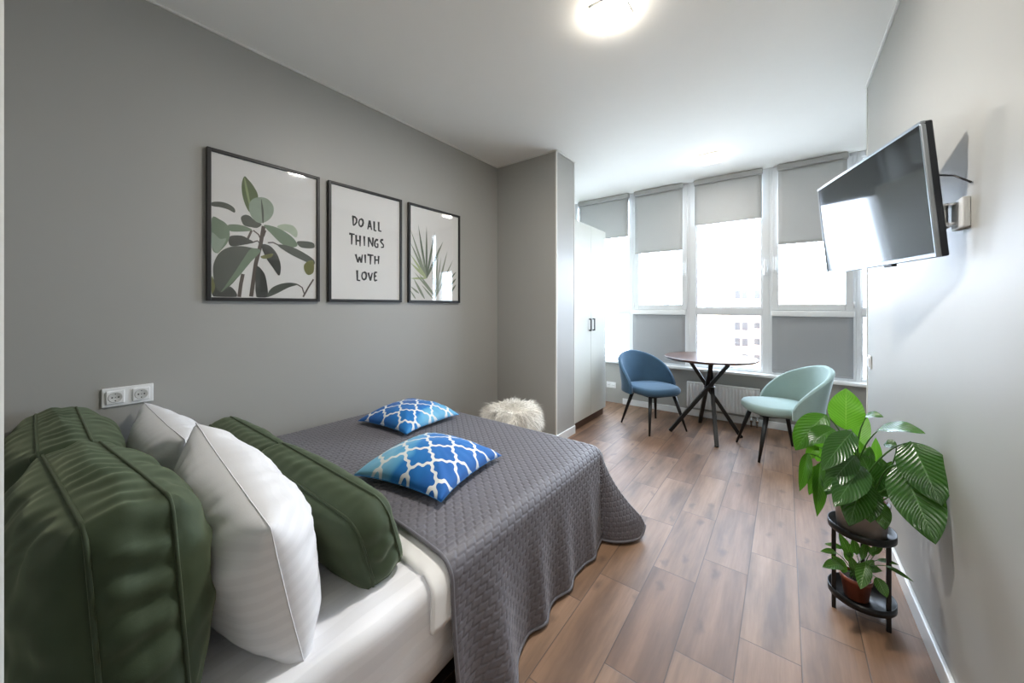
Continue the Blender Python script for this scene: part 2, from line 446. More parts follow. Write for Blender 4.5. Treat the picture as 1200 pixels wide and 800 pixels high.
# roller blinds
def blind(x0, x1, zb, label, m, top=2.655, cm=None, yb=None, group=None, rt=.032):
    yb = L-.045 if yb is None else yb
    t = thing('roller_blind', label, 'blind', ((x0+x1)/2, yb, top), 0, group); o = t.location
    mb = MB(); mb.box((x0-.008, yb-.030, top-.055), (x1+.008, yb+.022, top), .010, 3); mb.build('cassette', cm or M_cass, t, o)
    mb = MB()
    mb.grid(lambda u, v: (x0+(x1-x0)*u, yb+.002+.0015*math.sin(v*9+u*3), top-.05-(top-.05-zb)*v), 12, 24)
    f = mb.build('fabric', m, t, o); sm = f.modifiers.new('thick', 'SOLIDIFY'); sm.thickness = .0012
    mb = MB(); mb.box((x0, yb-.006, zb-.006), (x1, yb+.009, zb+.012), .004); mb.build('bottom_bar', M_cass if m is M_blind else M_blind2, t, o)
    mb = MB()
    pts = [(x1+.012, yb-.012, top-.03), (x1+.012, yb-.012, max(zb-.25, top-1.2))]
    return t
gB = 'roller blinds on the upper windows'
blind(.10, .778, 2.125, 'grey roller blind half hidden behind the tall wardrobe, pulled down a third', M_blind, group=gB)
blind(.860, 1.402, 1.895, 'grey roller blind on the window above the blue chair, halfway down', M_blind, group=gB)
blind(1.53, 2.154, 2.155, 'short grey roller blind on the tall middle window behind the table', M_blind, group=gB)
blind(2.289, 2.80, 1.865, 'long grey roller blind on the window beside the television', M_blind, group=gB)
blind(2.93, 3.48, 1.30, 'grey roller blind in the narrow window slot at the right wall end', M_blind, group=gB)
gL = 'blinds drawn over the lower panes'
blind(.822, 1.425, .583, 'dark grey blind fully covering the low pane behind the blue chair', M_blind2, 1.20, M_white, L-.012, gL)
blind(2.238, 2.845, .583, 'dark grey blind fully covering the low pane behind the mint chair', M_blind2, 1.20, M_white, L-.012, gL)

# ------------------------------------------------------------------ outside
M_fac = [plain('pale facade', 'd6cec4', .9, var=.05, scale=.3), plain('peach facade', 'e2bf98', .9, var=.06, scale=.3), plain('white facade', 'd8d8d4', .9, var=.04, scale=.3)]
M_win = plain('facade window glass', '5f6368', .6, var=.2, scale=.5, Specular_IOR_Level=.1)
M_par = plain('roof parapet', 'b8b0a6', .9)
def block(x0, x1, y, top, m, label, cols, depth=14, rows=None, bal=()):
    t = thing('apartment_building', label, 'building', ((x0+x1)/2, y, -24), 0, 'apartment blocks across the street'); o = t.location
    mb = MB(); mb.box((x0, y, -24), (x1, y+depth, top), .05); mb.build('facade', M_fac[m], t, o)
    mb = MB(); mb.box((x0-.3, y-.3, top-.5), (x1+.3, y+depth, top+.35), .08); mb.build('roof_parapet', M_par, t, o)
    k = 0
    for r in range(5):
        for cx in cols:
            z = top-2.6-3.0*r
            mb = MB(); mb.box((cx-.45, y-.06, z-.8), (cx+.45, y+.1, z+.75), .02); mb.build('window', M_win, t, o)
            k += 1
            if cx in bal and r > 0:
                mb = MB(); mb.box((cx-1.1, y-.9, z-1.3), (cx+1.1, y, z-.35), .04); mb.build('balcony', M_par, t, o)
    return t
block(-40, -22, 64, 6.6, 0, 'pale beige apartment block seen through the leftmost window panes', [-36, -33.5, -31, -28, -26, -24], bal=(-31,))
block(-21.2, -11, 70, 7.0, 2, 'white apartment block seen through the window above the blue chair', [-19.5, -17.5, -15, -13], bal=(-15,))
block(-9.8, -5.6, 66, 6.4, 1, 'peach apartment tower seen left in the middle window behind the table', [-8.9, -7.4], bal=())
block(-7.4, .6, 81, 6.0, 2, 'white balconied apartment block at the right of the middle window', [-4.9, -3.7, -1.8, -.6], bal=(-1.8,))
block(1.2, 9.5, 68, 5.8, 1, 'peach apartment block seen below the long blind beside the television', [2.2, 3.6, 5.4, 7.0, 8.4], bal=(5.4,))
block(10.2, 24, 70, 5.2, 0, 'beige apartment block seen through the narrow right window slot', [11.2, 12.6, 14.5, 17, 19.5, 22], bal=(14.5,))
mb = MB(); mb.box((-120, 8, -24.5), (120, 130, -24)); tag(mb.build('street', plain('street ground', 'b9b8b2', .9, var=.1, scale=.05)), None, None, None, 'structure')

# ------------------------------------------------------------------ ceiling lamps
def lamp(cx, cy, s, label, pw=1.):
    t = thing('ceiling_lamp', label, 'lamp', (cx, cy, H), 0, 'square ceiling lamps'); o = t.location; h = s/2
    mb = MB(); mb.box((cx-h-.004, cy-h-.004, H-.012), (cx+h+.004, cy+h+.004, H), .003); mb.build('base_plate', M_white, t, o)
    mb = MB(); mb.box((cx-h, cy-h, H-.05), (cx+h, cy+h, H-.012), .008, 3); mb.build('diffuser', M_lamp if pw == 1 else M_lampf, t, o)
    ll = bpy.data.lights.new('lamp_light', 'AREA'); ll.shape = 'SQUARE'; ll.size = s*.9; ll.energy = LAMPW*pw; ll.color = (1, .965, .91)
    lo = bpy.data.objects.new('lamp_light', ll); COL.objects.link(lo); lo.location = (cx, cy, H-.052)
lamp(1.683, 1.662, .15, 'square lit ceiling lamp nearest, above the foot of the bed')
lamp(1.78, 3.85, .17, 'square lit ceiling lamp far back, above the round table', .2)

# ------------------------------------------------------------------ pictures
P1=[
('g1',[(0.29,0.865),(0.269,0.811),(0.274,0.733),(0.303,0.658),(0.343,0.621),(0.385,0.693),(0.404,0.753),(0.364,0.814),(0.32,0.85)]),
('g2',[(0.29,0.858),(0.298,0.78),(0.325,0.684),(0.346,0.628),(0.336,0.7),(0.315,0.791)]),
('d1',[(0.261,0.573),(0.295,0.599),(0.338,0.595),(0.378,0.567),(0.435,0.552),(0.399,0.521),(0.346,0.519),(0.286,0.526)]),
('s1',[(0.332,0.685),(0.364,0.722),(0.426,0.744),(0.49,0.74),(0.537,0.702),(0.541,0.65),(0.509,0.6),(0.453,0.565),(0.399,0.559),(0.35,0.592),(0.329,0.64)]),
('d1',[(0.431,0.73),(0.442,0.702),(0.453,0.644),(0.453,0.569),(0.442,0.568),(0.435,0.642)]),
('d1',[(0.038,0.644),(0.1,0.658),(0.163,0.653),(0.211,0.63),(0.211,0.601),(0.163,0.615),(0.107,0.621),(0.038,0.621)]),
('d2',[(0.171,0.434),(0.261,0.451),(0.32,0.436),(0.364,0.414),(0.278,0.388),(0.179,0.372)]),
('s2',[(0.159,0.51),(0.228,0.523),(0.303,0.518),(0.355,0.498),(0.261,0.478),(0.171,0.473)]),
('s2',[(0.038,0.539),(0.1,0.539),(0.155,0.509),(0.174,0.448),(0.155,0.39),(0.107,0.337),(0.076,0.314),(0.038,0.352)]),
('s1',[(0.038,0.447),(0.1,0.412),(0.147,0.417),(0.107,0.344),(0.076,0.317),(0.038,0.358)]),
('s3',[(0.575,0.555),(0.643,0.579),(0.724,0.577),(0.769,0.539),(0.755,0.49),(0.683,0.521),(0.604,0.535)]),
('s2',[(0.453,0.547),(0.546,0.548),(0.643,0.524),(0.734,0.479),(0.769,0.427),(0.683,0.408),(0.604,0.435),(0.518,0.495)]),
('d1',[(0.765,0.459),(0.85,0.472),(0.937,0.465),(0.937,0.426),(0.807,0.419)]),
('d1',[(0.575,0.417),(0.683,0.419),(0.807,0.39),(0.937,0.335),(0.937,0.294),(0.828,0.319),(0.683,0.364)]),
('d2',[(0.435,0.403),(0.509,0.403),(0.575,0.347),(0.608,0.265),(0.594,0.19),(0.537,0.245),(0.471,0.317)]),
('o1',[(0.426,0.32),(0.49,0.341),(0.537,0.347),(0.518,0.32),(0.453,0.305)]),
('o1',[(0.839,0.288),(0.893,0.324),(0.937,0.319),(0.937,0.236),(0.882,0.209),(0.843,0.239)]),
('d2',[(0.39,0.237),(0.444,0.217),(0.475,0.159),(0.486,0.031),(0.39,0.03)]),
('d1',[(0.481,0.034),(0.518,0.092),(0.604,0.129),(0.703,0.142),(0.775,0.131),(0.683,0.105),(0.585,0.063),(0.509,0.035)]),
('d2',[(0.05,0.028),(0.063,0.107),(0.107,0.056),(0.179,0.097),(0.228,0.028)]),
('o1',[(0.038,0.161),(0.063,0.094),(0.038,0.045)]),
('d1',[(0.053,0.244),(0.092,0.315),(0.163,0.36),(0.261,0.378),(0.355,0.374),(0.426,0.358),(0.346,0.278),(0.261,0.186),(0.179,0.104),(0.107,0.056),(0.061,0.107),(0.049,0.175)]),
('s2',[(0.346,0.368),(0.426,0.358),(0.329,0.262),(0.228,0.156),(0.107,0.056),(0.147,0.11),(0.219,0.205),(0.278,0.287)]),
]
P1S=[
(16,[(0.453,0.54),(0.426,0.402),(0.385,0.266),(0.346,0.032)]),
(14,[(0.278,0.187),(0.261,0.114),(0.248,0.028)]),
(9,[(0.35,0.497),(0.315,0.428)]),
(6,[(0.364,0.499),(0.408,0.475),(0.43,0.44)]),
(6,[(0.346,0.409),(0.399,0.429),(0.435,0.403)]),
(6,[(0.471,0.512),(0.453,0.465)]),
(6,[(0.49,0.424),(0.537,0.431),(0.585,0.417)]),
(8,[(0.937,0.178),(0.882,0.111),(0.828,0.036)]),
(6,[(0.769,0.131),(0.818,0.109),(0.839,0.061)]),
(5,[(0.364,0.587),(0.385,0.546)]),
]
P3=[
('p1',(0.326, 0.256),(0.175, 0.795),14),
('p1',(0.326, 0.256),(0.326, 0.796),13),
('p1',(0.326, 0.256),(0.479, 0.75),14),
('p1',(0.326, 0.256),(0.644, 0.668),16),
('p2',(0.326, 0.256),(0.043, 0.73),12),
('p2',(0.326, 0.256),(0.043, 0.598),14),
('p3',(0.326, 0.256),(0.043, 0.48),14),
('p3',(0.326, 0.256),(0.043, 0.397),16),
('p3',(0.326, 0.256),(0.043, 0.241),12),
('p2',(0.326, 0.256),(0.237, 0.524),9),
('p2',(0.498, 0.056),(0.547, 0.596),11),
('p2',(0.498, 0.056),(0.736, 0.574),13),
('p2',(0.498, 0.056),(0.608, 0.495),10),
('p2',(0.498, 0.056),(0.854, 0.483),12),
('p2',(0.498, 0.056),(0.423, 0.364),10),
('p2',(0.498, 0.056),(0.187, 0.293),14),
('p2',(0.498, 0.056),(0.102, 0.31),10),
('p2',(0.498, 0.056),(0.664, 0.378),9),
('p1',(0.809, 0.277),(0.923, 0.353),9),
('p1',(0.809, 0.2),(0.923, 0.279),11),
('p1',(0.815, 0.122),(0.923, 0.211),11),
('p2',(0.288, 0.041),(0.09, 0.246),14),
('p2',(0.187, 0.094),(0.043, 0.161),10),
('p2',(0.126, 0.039),(0.038, 0.119),8),
('p2',(0.444, 0.047),(0.237, 0.181),10),
]
TXT=[
[(0.302,0.747),(0.306,0.667)],
[(0.292,0.741),(0.328,0.741),(0.349,0.728),(0.349,0.699),(0.33,0.678),(0.306,0.665)],
[(0.405,0.736),(0.43,0.729),(0.436,0.706),(0.427,0.681),(0.405,0.667),(0.386,0.676),(0.377,0.698),(0.386,0.723),(0.405,0.736)],
[(0.524,0.737),(0.497,0.654)],
[(0.524,0.737),(0.552,0.655)],
[(0.506,0.682),(0.545,0.684)],
[(0.587,0.738),(0.587,0.656),(0.619,0.654)],
[(0.65,0.742),(0.653,0.659),(0.691,0.659)],
[(0.254,0.588),(0.325,0.589)],
[(0.287,0.588),(0.285,0.497)],
[(0.343,0.587),(0.343,0.497)],
[(0.394,0.587),(0.394,0.492)],
[(0.343,0.539),(0.394,0.54)],
[(0.45,0.588),(0.452,0.5)],
[(0.51,0.584),(0.508,0.496)],
[(0.51,0.584),(0.566,0.505)],
[(0.57,0.588),(0.566,0.505)],
[(0.643,0.571),(0.617,0.575),(0.596,0.55),(0.594,0.519),(0.612,0.503),(0.638,0.507),(0.641,0.536),(0.619,0.535)],
[(0.718,0.582),(0.689,0.579),(0.679,0.563),(0.699,0.549),(0.72,0.536),(0.72,0.514),(0.684,0.508)],
[(0.336,0.418),(0.364,0.348)],
[(0.364,0.348),(0.384,0.399)],
[(0.384,0.399),(0.408,0.348)],
[(0.408,0.348),(0.425,0.421)],
[(0.461,0.425),(0.465,0.349)],
[(0.492,0.425),(0.577,0.426)],
[(0.536,0.424),(0.533,0.34)],
[(0.598,0.423),(0.596,0.346)],
[(0.65,0.427),(0.648,0.352)],
[(0.596,0.385),(0.648,0.389)],
[(0.355,0.279),(0.358,0.191),(0.397,0.189)],
[(0.447,0.268),(0.472,0.259),(0.479,0.234),(0.47,0.21),(0.447,0.199),(0.425,0.208),(0.416,0.231),(0.425,0.257),(0.447,0.268)],
[(0.504,0.265),(0.531,0.195)],
[(0.531,0.195),(0.561,0.267)],
[(0.591,0.27),(0.589,0.197)],
[(0.591,0.27),(0.629,0.275)],
[(0.591,0.236),(0.619,0.241)],
[(0.589,0.197),(0.631,0.203)],
]

C_pr = {'g1': '5d6b45', 'g2': '8d9a6c', 'd1': '4a4f45', 'd2': '33352f', 's1': '8e9c8a', 's2': '6c7d66', 's3': 'a9b49e', 'o1': '6e6e3c',
        'p1': '5f6a55', 'p2': '848c78', 'p3': 'a6b184', 'st': '4a3f36', 'ink': '1d1c1c'}
MP = {k: plain('print '+k, v, .6, var=.14, scale=26) for k, v in C_pr.items()}
M_paper = plain('print paper', 'dcdad6', .7, var=.01)
def smooth_poly(p, n=4):
    out = []; m = len(p)
    for i in range(m):
        a, b, c, d = p[i-1], p[i], p[(i+1) % m], p[(i+2) % m]
        for k in range(n):
            t = k/n
            q = []
            for j in (0, 1):
                q.append(.5*((2*b[j])+(-a[j]+c[j])*t+(2*a[j]-5*b[j]+4*c[j]-d[j])*t*t+(-a[j]+3*b[j]-3*c[j]+d[j])*t**3))
            out.append((min(max(q[0], .036), .964), min(max(q[1], .026), .974)))
    return out
PWID, PHGT, PZ = .555, .777, 1.276
def picture(y0, label, kind):
    t = thing('framed_picture', label, 'picture', (0, y0+PWID/2, PZ), 0, 'framed prints above the bed'); o = t.location
    fw, fd = .018, .024
    mb = MB(); y1, z0, z1 = y0+PWID, PZ, PZ+PHGT
    mb.box((.002, y0, z0), (fd, y0+fw, z1), .002); mb.box((.002, y1-fw, z0), (fd, y1, z1), .002)
    mb.box((.002, y0+fw, z0), (fd, y1-fw, z0+fw), .002); mb.box((.002, y0+fw, z1-fw), (fd, y1-fw, z1), .002)
    mb.build('frame', M_blackw, t, o)
    mb = MB(); mb.box((.003, y0+fw*.8, z0+fw*.8), (.013, y1-fw*.8, z1-fw*.8)); mb.cur = 0
    names = []
    def P(u, v, x): return (x, y0+PWID*u, z0+PHGT*v)
    def poly(pts, key, x):
        if key not in names: names.append(key)
        mb.cur = 1+names.index(key); mb.add([P(u, v, x) for u, v in pts], [tuple(range(len(pts)))], smooth=False)
    def ribbon(pts, w, key, x, taper=True):
        if key not in names: names.append(key)
        mb.cur = 1+names.index(key); vs = []
        m = len(pts)
        for i, p in enumerate(pts):
            a = Vector((pts[max(i-1, 0)][0]*PWID, pts[max(i-1, 0)][1]*PHGT)); b = Vector((pts[min(i+1, m-1)][0]*PWID, pts[min(i+1, m-1)][1]*PHGT))
            d = (b-a).normalized(); nn = Vector((-d.y, d.x)); ww = w[i] if isinstance(w, list) else w
            c = Vector((p[0]*PWID, p[1]*PHGT))
            for sgn in (1, -1):
                q = c+nn*ww*sgn; vs.append(P(min(max(q.x/PWID, .036), .964), min(max(q.y/PHGT, .026), .974), x))
        mb.add(vs, [(2*i, 2*i+1, 2*i+3, 2*i+2) for i in range(m-1)], smooth=False)
    x = .0134
    if kind == 1:
        for w, p in P1S: ribbon(p, w*.0006, 'st', x); x += .00003
        for key, p in P1: poly(smooth_poly(p), key, x); x += .00003
    elif kind == 3:
        for key, a, b, w in P3:
            pts = [(a[0]+(b[0]-a[0])*k/6, a[1]+(b[1]-a[1])*k/6) for k in range(7)]
            ww = [w*.0008*f for f in (.35, .8, 1, .95, .75, .45, .04)]
            ribbon(pts, ww, key, x); x += .00003
    else:
        for p in TXT:
            pts = []
            for a, b in zip(p[:-1], p[1:]):
                for k in range(3): pts.append((a[0]+(b[0]-a[0])*k/3, a[1]+(b[1]-a[1])*k/3))
            pts.append(p[-1])
            m = len(pts)
            ww = [.0062*(1.25-.55*i/max(1, m-1)) for i in range(m)]
            ribbon(pts, ww, 'ink', x); x += .00002
    mb.build('print', [M_paper]+[MP[k] for k in names], t, o)
    mb = MB(); mb.box((.0165, y0+fw*.9, z0+fw*.9), (.0185, y1-fw*.9, z1-fw*.9)); mb.build('glass', M_pglass, t, o)
picture(.535, 'black framed print of large dark rubber plant leaves, leftmost of three', 1)
picture(1.144, 'black framed print of hand lettered words DO ALL THINGS WITH LOVE', 2)
picture(1.760, 'black framed print of thin pale palm fronds, nearest the wall corner', 3)

# ------------------------------------------------------------------ sockets and switch
M_hole = plain('dark hole', '2b2b2b', .7)
t = thing('wall_socket', 'white double wall socket above the green cushions, under the leaf print', 'socket', (0, .264, .811)); o = t.location
mb = MB(); mb.box((0, .184, .811), (.010, .344, .893), .003); mb.build('cover_frame', M_white, t, o)
for cy in (.224, .304):
    mb = MB(); mb.box((.006, cy-.028, .824), (.017, cy+.028, .880), .003)
    q = mb.build('insert', M_white, t, o)
    mb = MB(); mb.lathe([(.0, .0008), (.019, .0008), (.021, .0022), (.0225, .0005), (.0225, -.004)], 32); mb.xf(Matrix.Translation((.0165, cy, .852)) @ Matrix.Rotation(R(90), 4, 'Y'))
    mb.build('round_recess', plain('socket recess', 'c9c9c6', .35, var=.01), q, o)
    for dy, dz, rr in ((-.0095, 0, .0028), (.0095, 0, .0028), (0, 0, .0016), (0, -.0145, .0024), (0, .0145, .0018)):
        mb = MB(); mb.lathe([(0, .0006), (rr, .0006), (rr, -.002)], 12); mb.xf(Matrix.Translation((.0176, cy+dy, .852+dz)) @ Matrix.Rotation(R(90), 4, 'Y'))
        mb.build('contact_hole', M_hole, q, o)
t = thing('wall_socket', 'white double socket low on the window wall behind the blue chair', 'socket', (.545, L, .20)); o = t.location
mb = MB(); mb.box((.475, L-.01, .185), (.60, L, .262), .003); mb.build('cover_frame', M_white, t, o)
for cx in (.508, .568):
    mb = MB(); mb.box((cx-.025, L-.016, .199), (cx+.025, L-.006, .248), .003); q = mb.build('insert', M_white, t, o)
    for dx in (-.008, .008):
        mb = MB(); mb.lathe([(0, .0006), (.0035, .0006), (.0035, -.002)], 12); mb.xf(Matrix.Translation((cx+dx, L-.0166, .223)) @ Matrix.Rotation(R(90), 4, 'X')); mb.build('contact_hole', M_hole, q, o)
t = thing('light_switch', 'small white light switch at the far end of the right wall', 'switch', (W, 3.13, .86)); o = t.location
mb = MB(); mb.box((W-.009, 3.09, .862), (W, 3.17, .942), .003); mb.build('cover_frame', M_white, t, o)
mb = MB(); mb.box((W-.015, 3.102, .874), (W-.006, 3.158, .930), .003); mb.build('rocker', M_white, t, o)

# ------------------------------------------------------------------ wardrobe
WY0, WY1, WZ = 3.222, 3.995, 2.10
t = thing('wardrobe', 'tall pale grey two door wardrobe beyond the grey wall pier', 'wardrobe', (.36, (WY0+WY1)/2, 0)); o = t.location
mb = MB(); mb.box((.02, WY0, .085), (XC-.022, WY1, WZ), .002); mb.build('body', M_ward, t, o)
mb = MB(); mb.box((.03, WY0+.004, 0), (XC-.03, WY1-.004, .085), .002); mb.build('plinth', M_plinth, t, o)
ym = (WY0+WY1)/2-.005
for a, b, hy in ((WY0+.001, ym-.0015, ym-.045), (ym+.0015, WY1, ym+.045)):
    mb = MB(); mb.box((XC-.020, a, .088), (XC-.001, b, WZ), .002); d = mb.build('door', M_ward, t, o)
    mb = MB(); mb.box((XC+.016, hy-.006, .985), (XC+.026, hy+.006, 1.115), .002)
    mb.box((XC-.002, hy-.006, .985), (XC+.02, hy+.006, .997), .002); mb.box((XC-.002, hy-.006, 1.103), (XC+.02, hy+.006, 1.115), .002)
    tag(mb.build('handle', M_black, d, o), 'black bar handle')

# air conditioner above the wardrobe (hidden by the pier, mirrored in the television)
t = thing('air_conditioner', 'white air conditioner on the left wall over the wardrobe, mirrored in the television', 'air conditioner', (0, 3.75, 2.26)); o = t.location
mb = MB(); mb.box((.0, 3.36, 2.27), (.20, 4.12, 2.54), .035, 4); mb.build('housing', M_white, t, o)
mb = MB(); mb.box((.12, 3.42, 2.262), (.203, 4.06, 2.30), .008); mb.build('air_flap', M_trim, t, o)

# ------------------------------------------------------------------ radiator
t = thing('radiator', 'white ribbed panel radiator under the window sill behind the table', 'radiator', (1.80, L-.06, .10)); o = t.location
x0, x1, z0, z1 = 1.46, 2.135, .115, .385; yf, yb = L-.105, L-.035
mb = MB(); nR = 22
def radp(u, v):
    f = (u*nR) % 1; d = .010*max(0, min(1, 2.6*min(f, 1-f)-.25)); 
    ev = min(v, 1-v); d *= min(1, ev/.08)
    return (x0+(x1-x0)*u, yf+.010-d, z0+(z1-z0)*v)
mb.grid(radp, nR*8, 20); mb.box((x0, yf+.0105, z0), (x1, yf+.022, z1), .003); mb.build('front_panel', M_white, t, o)
mb = MB(); mb.box((x0+.01, yb-.014, z0), (x1-.01, yb, z1), .004); mb.build('rear_panel', M_white, t, o)
mb = MB(); mb.box((x0-.004, yf+.008, z1-.002), (x1+.004, yb+.002, z1+.010), .003)
mb.build('top_grille', M_white, t, o)
mb = MB(); mb.box((x0-.004, yf+.008, z0+.01), (x0+.004, yb, z1), .002); mb.box((x1-.004, yf+.008, z0+.01), (x1+.004, yb, z1), .002); mb.build('side_cover', M_white, t, o)
mb = MB(); mb.tube([(x1, L-.07, z1-.03), (x1+.03, L-.07, z1-.03)], .011, 12); mb.tube([(x1+.028, L-.07, z1-.03), (x1+.075, L-.07, z1-.03)], .019, 14); mb.build('valve', M_white, t, o)
mb = MB()
for dx in (-.07, -.02): mb.tube([(x1+dx, L-.07, 0.001), (x1+dx, L-.07, z0+.02)], .008, 10); mb.tube([(x1+dx, L-.07, .05), (x1+dx, L-.07, .085)], .014, 10)
mb.build('pipes', M_chrome, t, o)
mb = MB()
for xx in (x0+.12, x1-.14): mb.box((xx, yb-.002, z0+.03), (xx+.03, L, z1-.04), .002)
mb.build('bracket', M_white, t, o)

# ------------------------------------------------------------------ round table
TC = Vector((1.755, 3.985, 0)); TR = .405
t = thing('round_table', 'round dark walnut table on crossed black legs by the window', 'table', TC); o = t.location
mb = MB(); zt = .752
mb.lathe([(.0, zt-.022), (TR-.022, zt-.022), (TR-.006, zt-.012), (TR, zt-.004), (TR-.002, zt-.001), (TR-.006, zt), (0, zt)], 72, TC); mb.build('tabletop', M_table, t, o)
feet = [(1.862, 3.65), (1.425, 3.841), (2.015, 4.05), (1.614, 4.314)]
for fx, fy in feet:
    a = math.atan2(fy-TC.y, fx-TC.x); r0 = math.hypot(fx-TC.x, fy-TC.y)
    p0 = Vector((fx, fy, .004)); b = a+R(170); p1 = TC+Vector((math.cos(b)*.19, math.sin(b)*.19, zt-.024))
    d = (p1-p0); ln = d.length; q = d.to_track_quat('Z', 'X').to_matrix().to_4x4()
    mb = MB(); mb.box((-.0165, -.0165, 0), (.0165, .0165, ln), .003, mat=Matrix.Translation(p0) @ q)
    mb.build('leg', M_black, t, o)
mb = MB(); ring = [TC+Vector((.042*math.cos(a), .042*math.sin(a), .462)) for a in [2*PI*k/24 for k in range(24)]]
mb.tube(ring, .007, 8, closed=True); mb.build('leg_ring', M_black, t, o)
mb = MB(); mb.box((TC.x-.2, TC.y-.2, zt-.027), (TC.x+.2, TC.y+.2, zt-.021), .002); mb.build('top_plate', M_black, t, o)

# ------------------------------------------------------------------ chairs (facing +x in their own space)
def chair(loc, rot, label, m, stud=False):
    t = thing('shell_chair', label, 'chair', loc, rot, 'velvet shell chairs at the round table')
    zs = .435
    def superr(a, ax, ay, p): return 1/((abs(math.cos(a))/ax)**p+(abs(math.sin(a))/ay)**p)**(1/p)
    prof = [(.0, -.080), (.80, -.080), (.93, -.072), (.985, -.055), (1.0, -.038), (.985, -.018), (.94, -.005), (.85, .0), (.5, .006), (.0, .008)]
    mb = MB(); n = 56; vs = []
    for s, z in prof:
        for k in range(n):
            a = 2*PI*k/n; r = superr(a, .245, .235, 2.7)*s; vs.append((.02+r*math.cos(a), r*math.sin(a), zs+z))
    m_ = len(prof)
    mb.add(vs, [(i*n+k, i*n+(k+1) % n, (i+1)*n+(k+1) % n, (i+1)*n+k) for i in range(m_-1) for k in range(n)], smooth=True)
    mb.build('seat', m, t)
    # wrap-round shell
    AM = R(97); zb = zs-.075
    def shell(phi, h, off):
        f = abs(phi)/AM
        ztop = zs-.01+.315*max(0., 1-f**1.7)**.78
        z = zb+(ztop-zb)*h
        r = superr(PI+phi, .250, .250, 2.3)+off
        lean = .055*max(0, (z-zs)/.33)*max(0, math.cos(phi))+.015*max(0, (z-zs)/.33)
        r += lean
        return Vector((-.005-r*math.cos(phi), -r*math.sin(phi), z))
    mb = MB(); nu, nv = 48, 14; T = .036
    ring = []
    for j in range(nv+1): ring.append((j/nv, 0.0))
    for k in range(1, 6):
        a = PI*k/6; ring.append((1.0, (T/2)*(1-math.cos(a))+0, .016*math.sin(a)))
    for j in range(nv+1): ring.append((1-j/nv, T))
    vs = []; rn = len(ring)
    for i in range(nu+1):
        phi = -AM+2*AM*i/nu
        for q in ring:
            p = shell(phi, q[0], q[1])
            if len(q) > 2: p.z += q[2]
            vs.append(p)
    fs = [(i*rn+j, i*rn+(j+1) % rn, (i+1)*rn+(j+1) % rn, (i+1)*rn+j) for i in range(nu) for j in range(rn)]
    fs += [tuple(reversed(range(rn))), tuple(nu*rn+j for j in range(rn))]
    mb.add(vs, fs, smooth=True); bk = mb.build('backrest', m, t)
    mb = MB()
    mb.tube([shell(-AM+2*AM*i/nu, 1, T*.93)+Vector((0, 0, .006)) for i in range(nu+1)], .0035, 6); mb.build('piping', m, bk)
    for sx, sy in ((1, 1), (1, -1), (-1, 1), (-1, -1)):
        mb = MB(); a = Vector((.02+sx*.135, sy*.14, zs-.076)); b = Vector((.02+sx*.225, sy*.222, .002))
        mb.tube([a, a.lerp(b, .5), b], [.020, .0155, .0085], 14); mb.build('leg', M_black, t)
    mb = MB(); mb.box((-.15, -.16, zs-.092), (.19, .16, zs-.078), .004); mb.build('under_plate', M_black, t)
    if stud:
        mb = MB(); q = shell(R(62), .30, T+.004); mb.lathe([(0, .006), (.008, .005), (.011, 0), (.011, -.004)], 16)
        mb.xf(Matrix.Translation(q) @ Vector((q.x, q.y, 0)).to_track_quat('Z', 'X').to_matrix().to_4x4()); mb.build('metal_stud', M_chrome, t)
    return t
chair((1.235, 3.885, 0), R(-35), 'blue velvet shell chair left of the round table', M_chairb)
chair((2.305, 3.80, 0), R(205), 'mint green velvet shell chair right of the round table', M_chairm, True)
# ------------------------------------------------------------------ television
M_tvbody = plain('dark grey plastic', '30343a', .35, .3, var=.05)
tw = .72; th = .42
rX = Vector((.283, -.959, -.008)).normalized(); nZ = Vector((-.95486, -.28086, -.09678)).normalized(); rX = (rX-nZ*rX.dot(nZ)).normalized(); uY = nZ.cross(rX)
TVC = Vector((2.5917, 1.9888, 1.609))
MT = Matrix(((rX.x, uY.x, nZ.x, TVC.x), (rX.y, uY.y, nZ.y, TVC.y), (rX.z, uY.z, nZ.z, TVC.z), (0, 0, 0, 1)))
t = thing('television', 'flat black television tilted out from the right wall on a bracket', 'television', TVC); o = t.location
mb = MB(); mb.box((-tw/2+.001, -th/2+.001, -.030), (tw/2-.001, th/2-.001, -.006), .006, 3); mb.box((-.24, -.17, -.052), (.24, .12, -.026), .015, 3); mb.xf(MT); mb.build('housing', M_tvbody, t, o)
mb = MB(); b = .010
mb.box((-tw/2, -th/2, -.012), (tw/2, -th/2+b+.006, .002), .003); mb.box((-tw/2, th/2-b, -.012), (tw/2, th/2, .002), .003)
mb.box((-tw/2, -th/2+b, -.012), (-tw/2+b*.8, th/2-b, .002), .003); mb.box((tw/2-b*.8, -th/2+b, -.012), (tw/2, th/2-b, .002), .003)
mb.xf(MT); mb.build('bezel', M_alu, t, o)
mb = MB(); mb.box((-tw/2+b*.7, -th/2+b, -.010), (tw/2-b*.7, th/2-b*.8, -.001)); mb.xf(MT); mb.build('screen', M_screen, t, o)
mb = MB(); mb.box((.08, -th/2-.008, -.02), (.13, -th/2+.002, -.004), .003); mb.xf(MT); mb.build('sensor', M_black, t, o)
t = thing('television_bracket', 'white wall plate with chrome swing arm holding the television', 'bracket', (W, 1.67, 1.52)); o = t.location
mb = MB(); mb.box((W-.016, 1.615, 1.478), (W, 1.705, 1.565), .003); mb.build('wall_plate', M_white, t, o)
BK = MT @ Vector((-.02, -.03, -.055))
mb = MB(); j1 = Vector((W-.045, 1.70, 1.535)); j2 = Vector((W-.06, 1.86, 1.56)); 
